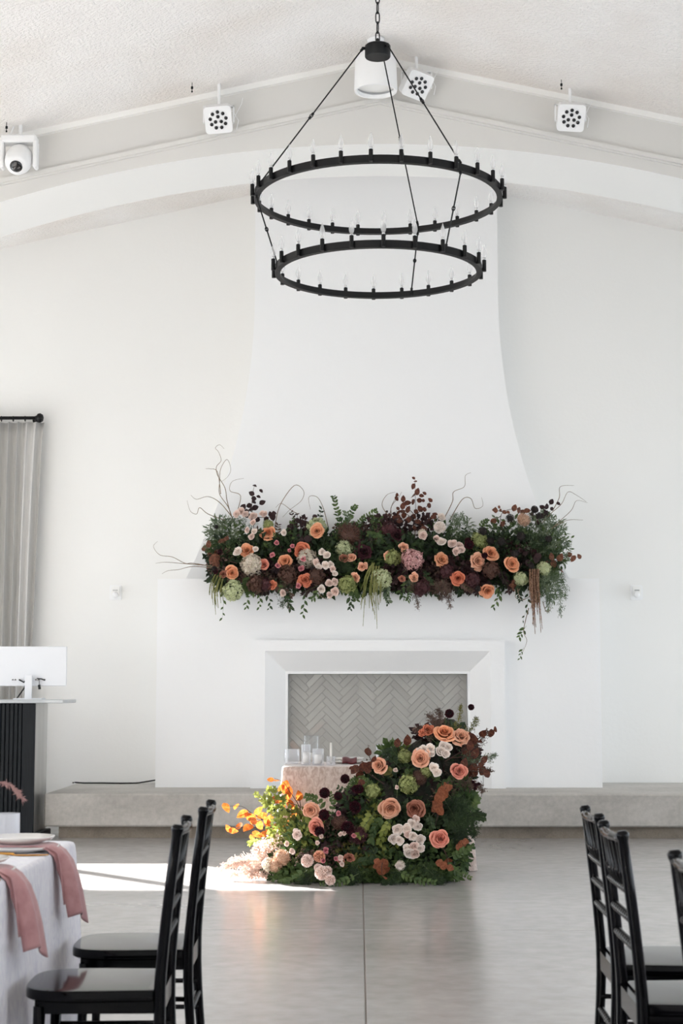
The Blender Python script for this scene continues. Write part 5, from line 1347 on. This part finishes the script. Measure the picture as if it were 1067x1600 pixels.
B.mass('foliage_plum', 'plum', [(555, 1260, 26, 30, 200), (660, 1230, 30, 30, 220), (720, 1180, 28, 30, 220), (545, 1300, 26, 34, 220), (670, 1150, 24, 18, 120), (610, 1215, 26, 20, 140), (690, 1230, 26, 30, 180)], .05, .4, -.03)
B.mass('foliage_smoke', 'smoke', [(520, 1310, 34, 40, 420), (690, 1255, 24, 36, 240), (590, 1205, 30, 20, 220), (650, 1205, 30, 20, 220), (720, 1215, 22, 26, 200), (500, 1345, 34, 24, 240)], .026, .34, -.06)
B.mass('foliage_olive', 'olive', [(470, 1290, 28, 26, 200), (635, 1222, 20, 16, 120), (560, 1340, 40, 26, 200)], .04, .32, -.04)
B.mass('dried_filler', 'straw', [(425, 1340, 30, 34, 620), (445, 1330, 24, 30, 300), (400, 1366, 30, 12, 260), (470, 1345, 20, 22, 160)], .022, .34, -.06)
B.flowers([('garden', 'peach', 695, 1145, 31, -.06), ('open', 'apricot', 720, 1150, 27, -.05), ('garden', 'apricot', 657, 1185, 29, -.07), ('cup', 'apricot', 592, 1196, 25, -.07), ('cup', 'salmon', 717, 1205, 24, -.06), ('garden', 'apricot', 610, 1263, 31, -.08), ('garden', 'dusty', 648, 1264, 27, -.06), ('garden', 'salmon', 688, 1310, 27, -.08), ('open', 'coral', 669, 1140, 18), ('open', 'coral', 660, 1144, 12),
  ('garden', 'apricot', 485, 1266, 24, -.04), ('garden', 'salmon', 493, 1292, 24, -.05), ('carnation', 'apricot', 499, 1338, 17, -.06), ('open', 'blush', 464, 1304, 15, -.05), ('carnation', 'blush', 480, 1345, 18, -.06), ('carnation', 'blush', 503, 1364, 20, -.07), ('carnation', 'blush', 516, 1375, 15, -.07), ('carnation', 'blush', 511, 1361, 15, -.07), ('carnation', 'blush', 497, 1356, 12, -.06), ('open', 'dusty', 546, 1340, 14, -.05), ('open', 'dusty', 533, 1344, 11, -.05),
  ('hydrangea', 'limeh', 637, 1224, 28, -.03), ('hydrangea', 'limeh', 664, 1206, 16, -.04), ('hydrangea', 'limeh', 581, 1235, 20, -.03), ('hydrangea', 'limeh', 633, 1181, 20, -.02), ('lace', 'brownh', 655, 1215, 22, -.03), ('lace', 'brownh', 530, 1285, 22, -.03), ('lace', 'wineh', 560, 1305, 26, -.02), ('hydrangea', 'creamh', 625, 1353, 14, -.06), ('lace', 'tanh', 440, 1340, 24, -.05), ('lace', 'tanh', 430, 1352, 20, -.05), ('hydrangea', 'creamh', 418, 1352, 18, -.03)])
for x, y, d in [(663, 1171, 13), (672, 1170, 15), (693, 1166, 15), (690, 1173, 15), (697, 1177, 13), (699, 1167, 13), (657, 1171, 10), (678, 1200, 15), (682, 1207, 13), (674, 1178, 10)]: B.flower('spray', 'white', x, y, d * 1.1, -.08)
for x, y, d in [(621, 1296, 16), (635, 1295, 15), (645, 1287, 14), (650, 1281, 12), (653, 1292, 12), (645, 1307, 13), (638, 1304, 11), (615, 1311, 15), (623, 1313, 13), (648, 1323, 14), (657, 1313, 14), (639, 1333, 14), (648, 1335, 14), (657, 1326, 12), (625, 1353, 10), (635, 1326, 12)]: B.flower('spray', 'white' if x % 2 else 'blush', x, y, d * 1.1, -.09)
for x, y, d in [(529, 1271, 8), (532, 1303, 7), (538, 1302, 7), (496, 1317, 7), (502, 1307, 7), (532, 1341, 9), (534, 1350, 8), (509, 1329, 9), (525, 1342, 7), (620, 1230, 6), (553, 1306, 7), (541, 1286, 6), (505, 1345, 8), (456, 1330, 9), (448, 1318, 8), (618, 1203, 7), (612, 1253, 6)]: B.flower('spray', 'pink' if x % 2 else 'blush', x, y, d, -.09)
for x, y, d in [(539, 1217, 13), (507, 1239, 15), (528, 1244, 12), (506, 1273, 15), (499, 1299, 14), (556, 1233, 12), (702, 1115, 13), (736, 1105, 9), (554, 1260, 15), (543, 1293, 18), (561, 1233, 13), (556, 1262, 15), (743, 1227, 6), (739, 1222, 5), (748, 1225, 5), (742, 1232, 5)]: B.flower('carnation', 'wine', x, y, d, -.09)
k3 = lambda L: S3(L, 540, 1090, 4.268)
k2 = lambda L: S3(L, 340, 1180, 4.85)
B.big_leaf_branch('beech_branch', 'leaf', 'bronze', [[(695, 1190), (735, 1165), (755, 1147), (775, 1139)], [(700, 1185), (740, 1182), (758, 1190)], [(705, 1205), (740, 1205), (760, 1208)], [(735, 1165), (745, 1160)]],
  k3([(915, 240, 13), (970, 240, 13), (1000, 210, 11), (885, 295, 15), (845, 275, 18), (865, 370, 15), (880, 418, 12), (925, 412, 12), (855, 465, 15), (915, 485, 15), (940, 505, 12), (850, 505, 15), (800, 350, 13), (790, 440, 15), (815, 300, 12), (830, 320, 14), (800, 480, 13), (830, 440, 12), (900, 450, 10), (820, 390, 12)]), dy=-.04)
B.big_leaf_branch('beech_branch', 'leaf', 'bronze', [[(600, 1225), (578, 1210), (560, 1200), (552, 1198)], [(600, 1215), (580, 1190), (575, 1165)], [(625, 1190), (635, 1165), (637, 1158)], [(625, 1185), (621, 1160)]],
  k3([(345, 300, 12), (412, 285, 15), (60, 480, 14), (118, 460, 15), (92, 518, 14), (150, 365, 14), (165, 450, 14), (105, 565, 12), (155, 320, 6), (40, 470, 8), (150, 480, 11), (190, 410, 9)]), dy=-.03)
B.big_leaf_branch('copper_leaf_branch', 'leaf', 'copper', [[(700, 1225), (690, 1245), (685, 1270), (680, 1290)]], k3([(650, 600, 15), (628, 660, 17), (610, 715, 15), (630, 755, 13), (685, 600, 12), (600, 740, 13), (660, 640, 13), (640, 620, 12), (615, 690, 12), (760, 1000, 11), (800, 960, 9)]), dy=-.09, W=.46)
B.big_leaf_branch('copper_leaf_branch', 'leaf', 'copper', [[(600, 1340), (596, 1355), (598, 1370)]], [(590, 1352, 14), (600, 1350, 14), (595, 1362, 14), (600, 1370, 12), (605, 1360, 10), (588, 1345, 9)], dy=-.1, W=.4)
B.big_leaf_branch('copper_leaf_branch', 'leaf', 'copper', [[(690, 1320), (700, 1345), (696, 1360)]], [(722, 1319, 11), (700, 1346, 13), (692, 1352, 12), (686, 1348, 11), (704, 1356, 10)], dy=-.06, W=.42)
B.big_leaf_branch('autumn_leaf_branch', 'leaf', 'rust', [[(470, 1310), (430, 1290), (395, 1272), (378, 1260), (352, 1260)], [(410, 1280), (385, 1290), (358, 1296)], [(400, 1275), (390, 1290)]],
  k2([(65, 395, 16), (145, 388, 15), (190, 445, 18), (250, 470, 18), (310, 420, 14), (340, 455, 16), (320, 530, 17), (230, 545, 20), (165, 530, 14), (80, 555, 11), (118, 572, 13), (262, 628, 11), (270, 500, 15), (395, 480, 15), (370, 500, 14), (300, 600, 14), (345, 600, 13), (380, 545, 14)]), dy=.34, W=.30)
B.big_leaf_branch('autumn_leaf_branch', 'leaf', 'rust', [[(480, 1300), (470, 1265), (455, 1240), (442, 1222), (428, 1216)], [(468, 1260), (440, 1250)], [(470, 1262), (467, 1243)]],
  k2([(400, 185, 10), (455, 188, 14), (510, 245, 20), (540, 290, 18), (618, 310, 17), (440, 335, 18), (490, 378, 18), (555, 375, 15), (605, 430, 15), (440, 545, 13), (490, 545, 13), (580, 480, 17), (560, 510, 14), (530, 310, 15), (520, 560, 14), (545, 600, 12), (600, 470, 13), (480, 250, 12)]), dy=.30, W=.34)
for mat, path, lp, n, dy in [('lime', [(445, 1310), (430, 1265), (418, 1238), (424, 1232)], 9, 14, .34), ('lime', [(440, 1290), (415, 1255), (398, 1240)], 9, 12, .34), ('lime', [(450, 1330), (410, 1315), (388, 1318)], 9, 10, .1), ('mid', [(510, 1280), (495, 1250), (478, 1244)], 11, 8, 0), ('mid', [(515, 1290), (520, 1255), (515, 1238)], 9, 9, -.02), ('mid', [(545, 1250), (548, 1225), (556, 1215)], 9, 9, 0),
    ('mid', [(720, 1290), (738, 1262), (748, 1245)], 10, 10, 0), ('deep', [(715, 1290), (740, 1275), (757, 1277)], 13, 9, 0), ('mid', [(720, 1270), (735, 1245), (742, 1238)], 10, 9, 0), ('deep', [(640, 1200), (620, 1180), (612, 1170)], 10, 9, 0), ('deep', [(625, 1200), (605, 1180), (602, 1172)], 10, 9, 0), ('mid', [(700, 1340), (725, 1330), (740, 1322)], 10, 9, -.03), ('mid', [(690, 1350), (715, 1362), (735, 1372)], 10, 8, -.05),
    ('mid', [(620, 1360), (650, 1375), (680, 1379)], 10, 9, -.08), ('mid', [(560, 1365), (530, 1380), (500, 1383)], 10, 9, -.08), ('mid', [(480, 1360), (455, 1375), (435, 1378)], 10, 9, -.06), ('mid', [(600, 1275), (585, 1295), (580, 1315)], 12, 10, -.08), ('lime', [(585, 1270), (570, 1290), (560, 1308)], 12, 10, -.08), ('lime', [(610, 1280), (600, 1300), (592, 1318)], 11, 9, -.08), ('deep', [(670, 1270), (674, 1290), (672, 1300)], 12, 6, -.08)]:
    B.sprig('leafy_sprig', mat, path, lp, n, dy=dy)
for mat, path, w, n in [('smoke', [(690, 1160), (680, 1130), (670, 1118)], 20, 130), ('smoke', [(695, 1160), (688, 1125), (684, 1110)], 18, 120), ('olive', [(705, 1150), (716, 1125), (720, 1102)], 12, 110), ('smoke', [(680, 1160), (660, 1140), (648, 1140)], 16, 110), ('olive', [(715, 1160), (735, 1140), (745, 1122)], 16, 130), ('smoke', [(720, 1180), (748, 1160), (762, 1142)], 18, 120), ('grey', [(720, 1190), (755, 1185), (773, 1180)], 18, 120), ('smoke', [(720, 1200), (752, 1200), (768, 1205)], 16, 110),
    ('deep', [(700, 1240), (722, 1270), (725, 1310)], 30, 220), ('deep', [(705, 1250), (735, 1280), (740, 1305)], 26, 200), ('deep', [(695, 1250), (715, 1290), (715, 1325)], 30, 220), ('smoke', [(700, 1220), (735, 1222), (755, 1235)], 20, 140), ('deep', [(640, 1340), (620, 1370), (600, 1382)], 26, 150), ('deep', [(560, 1350), (550, 1375), (545, 1384)], 24, 150), ('deep', [(500, 1355), (480, 1375), (460, 1383)], 24, 150), ('deep', [(660, 1350), (680, 1370), (690, 1380)], 24, 130),
    ('straw', [(440, 1350), (400, 1345), (350, 1352)], 26, 240), ('straw', [(440, 1355), (405, 1358), (360, 1368)], 24, 240), ('straw', [(440, 1340), (410, 1325), (398, 1328)], 20, 160), ('straw', [(430, 1350), (380, 1345), (345, 1360)], 22, 200)]:
    B.plume('feathery_spray', mat, path, w, n, dy=(.06 if mat == 'straw' else -.02))
rg = random.Random(92)
for k in range(40):
    t = rg.random(); x = 460 + 260 * t; y0 = rg.uniform(1360 - 20 * t, 1270 - 100 * t) ; a = rg.uniform(-1.6, 1.6)
    L = rg.uniform(22, 40); x1 = x + L * math.sin(a); y1 = min(1380, y0 - L * math.cos(a) * .8)
    B.sprig('leafy_sprig', rg.choice(['mid', 'deep', 'deep', 'plum', 'olive', 'smoke', 'mid']), [(x, y0), ((x + x1) / 2 + rg.uniform(-4, 4), (y0 + y1) / 2), (x1, y1)], rg.uniform(8, 12), rg.randrange(6, 10), W=rg.uniform(.2, .34), dy=rg.uniform(-.03, .05))
m = Mesh(); m.tube(smooth_path([at(754, 1200, 12.0), at(755, 1225, 11.98), at(752, 1245, 11.97)], 5), .0018, 5); wmesh('dry_stem', m, MT['bark'], flo)
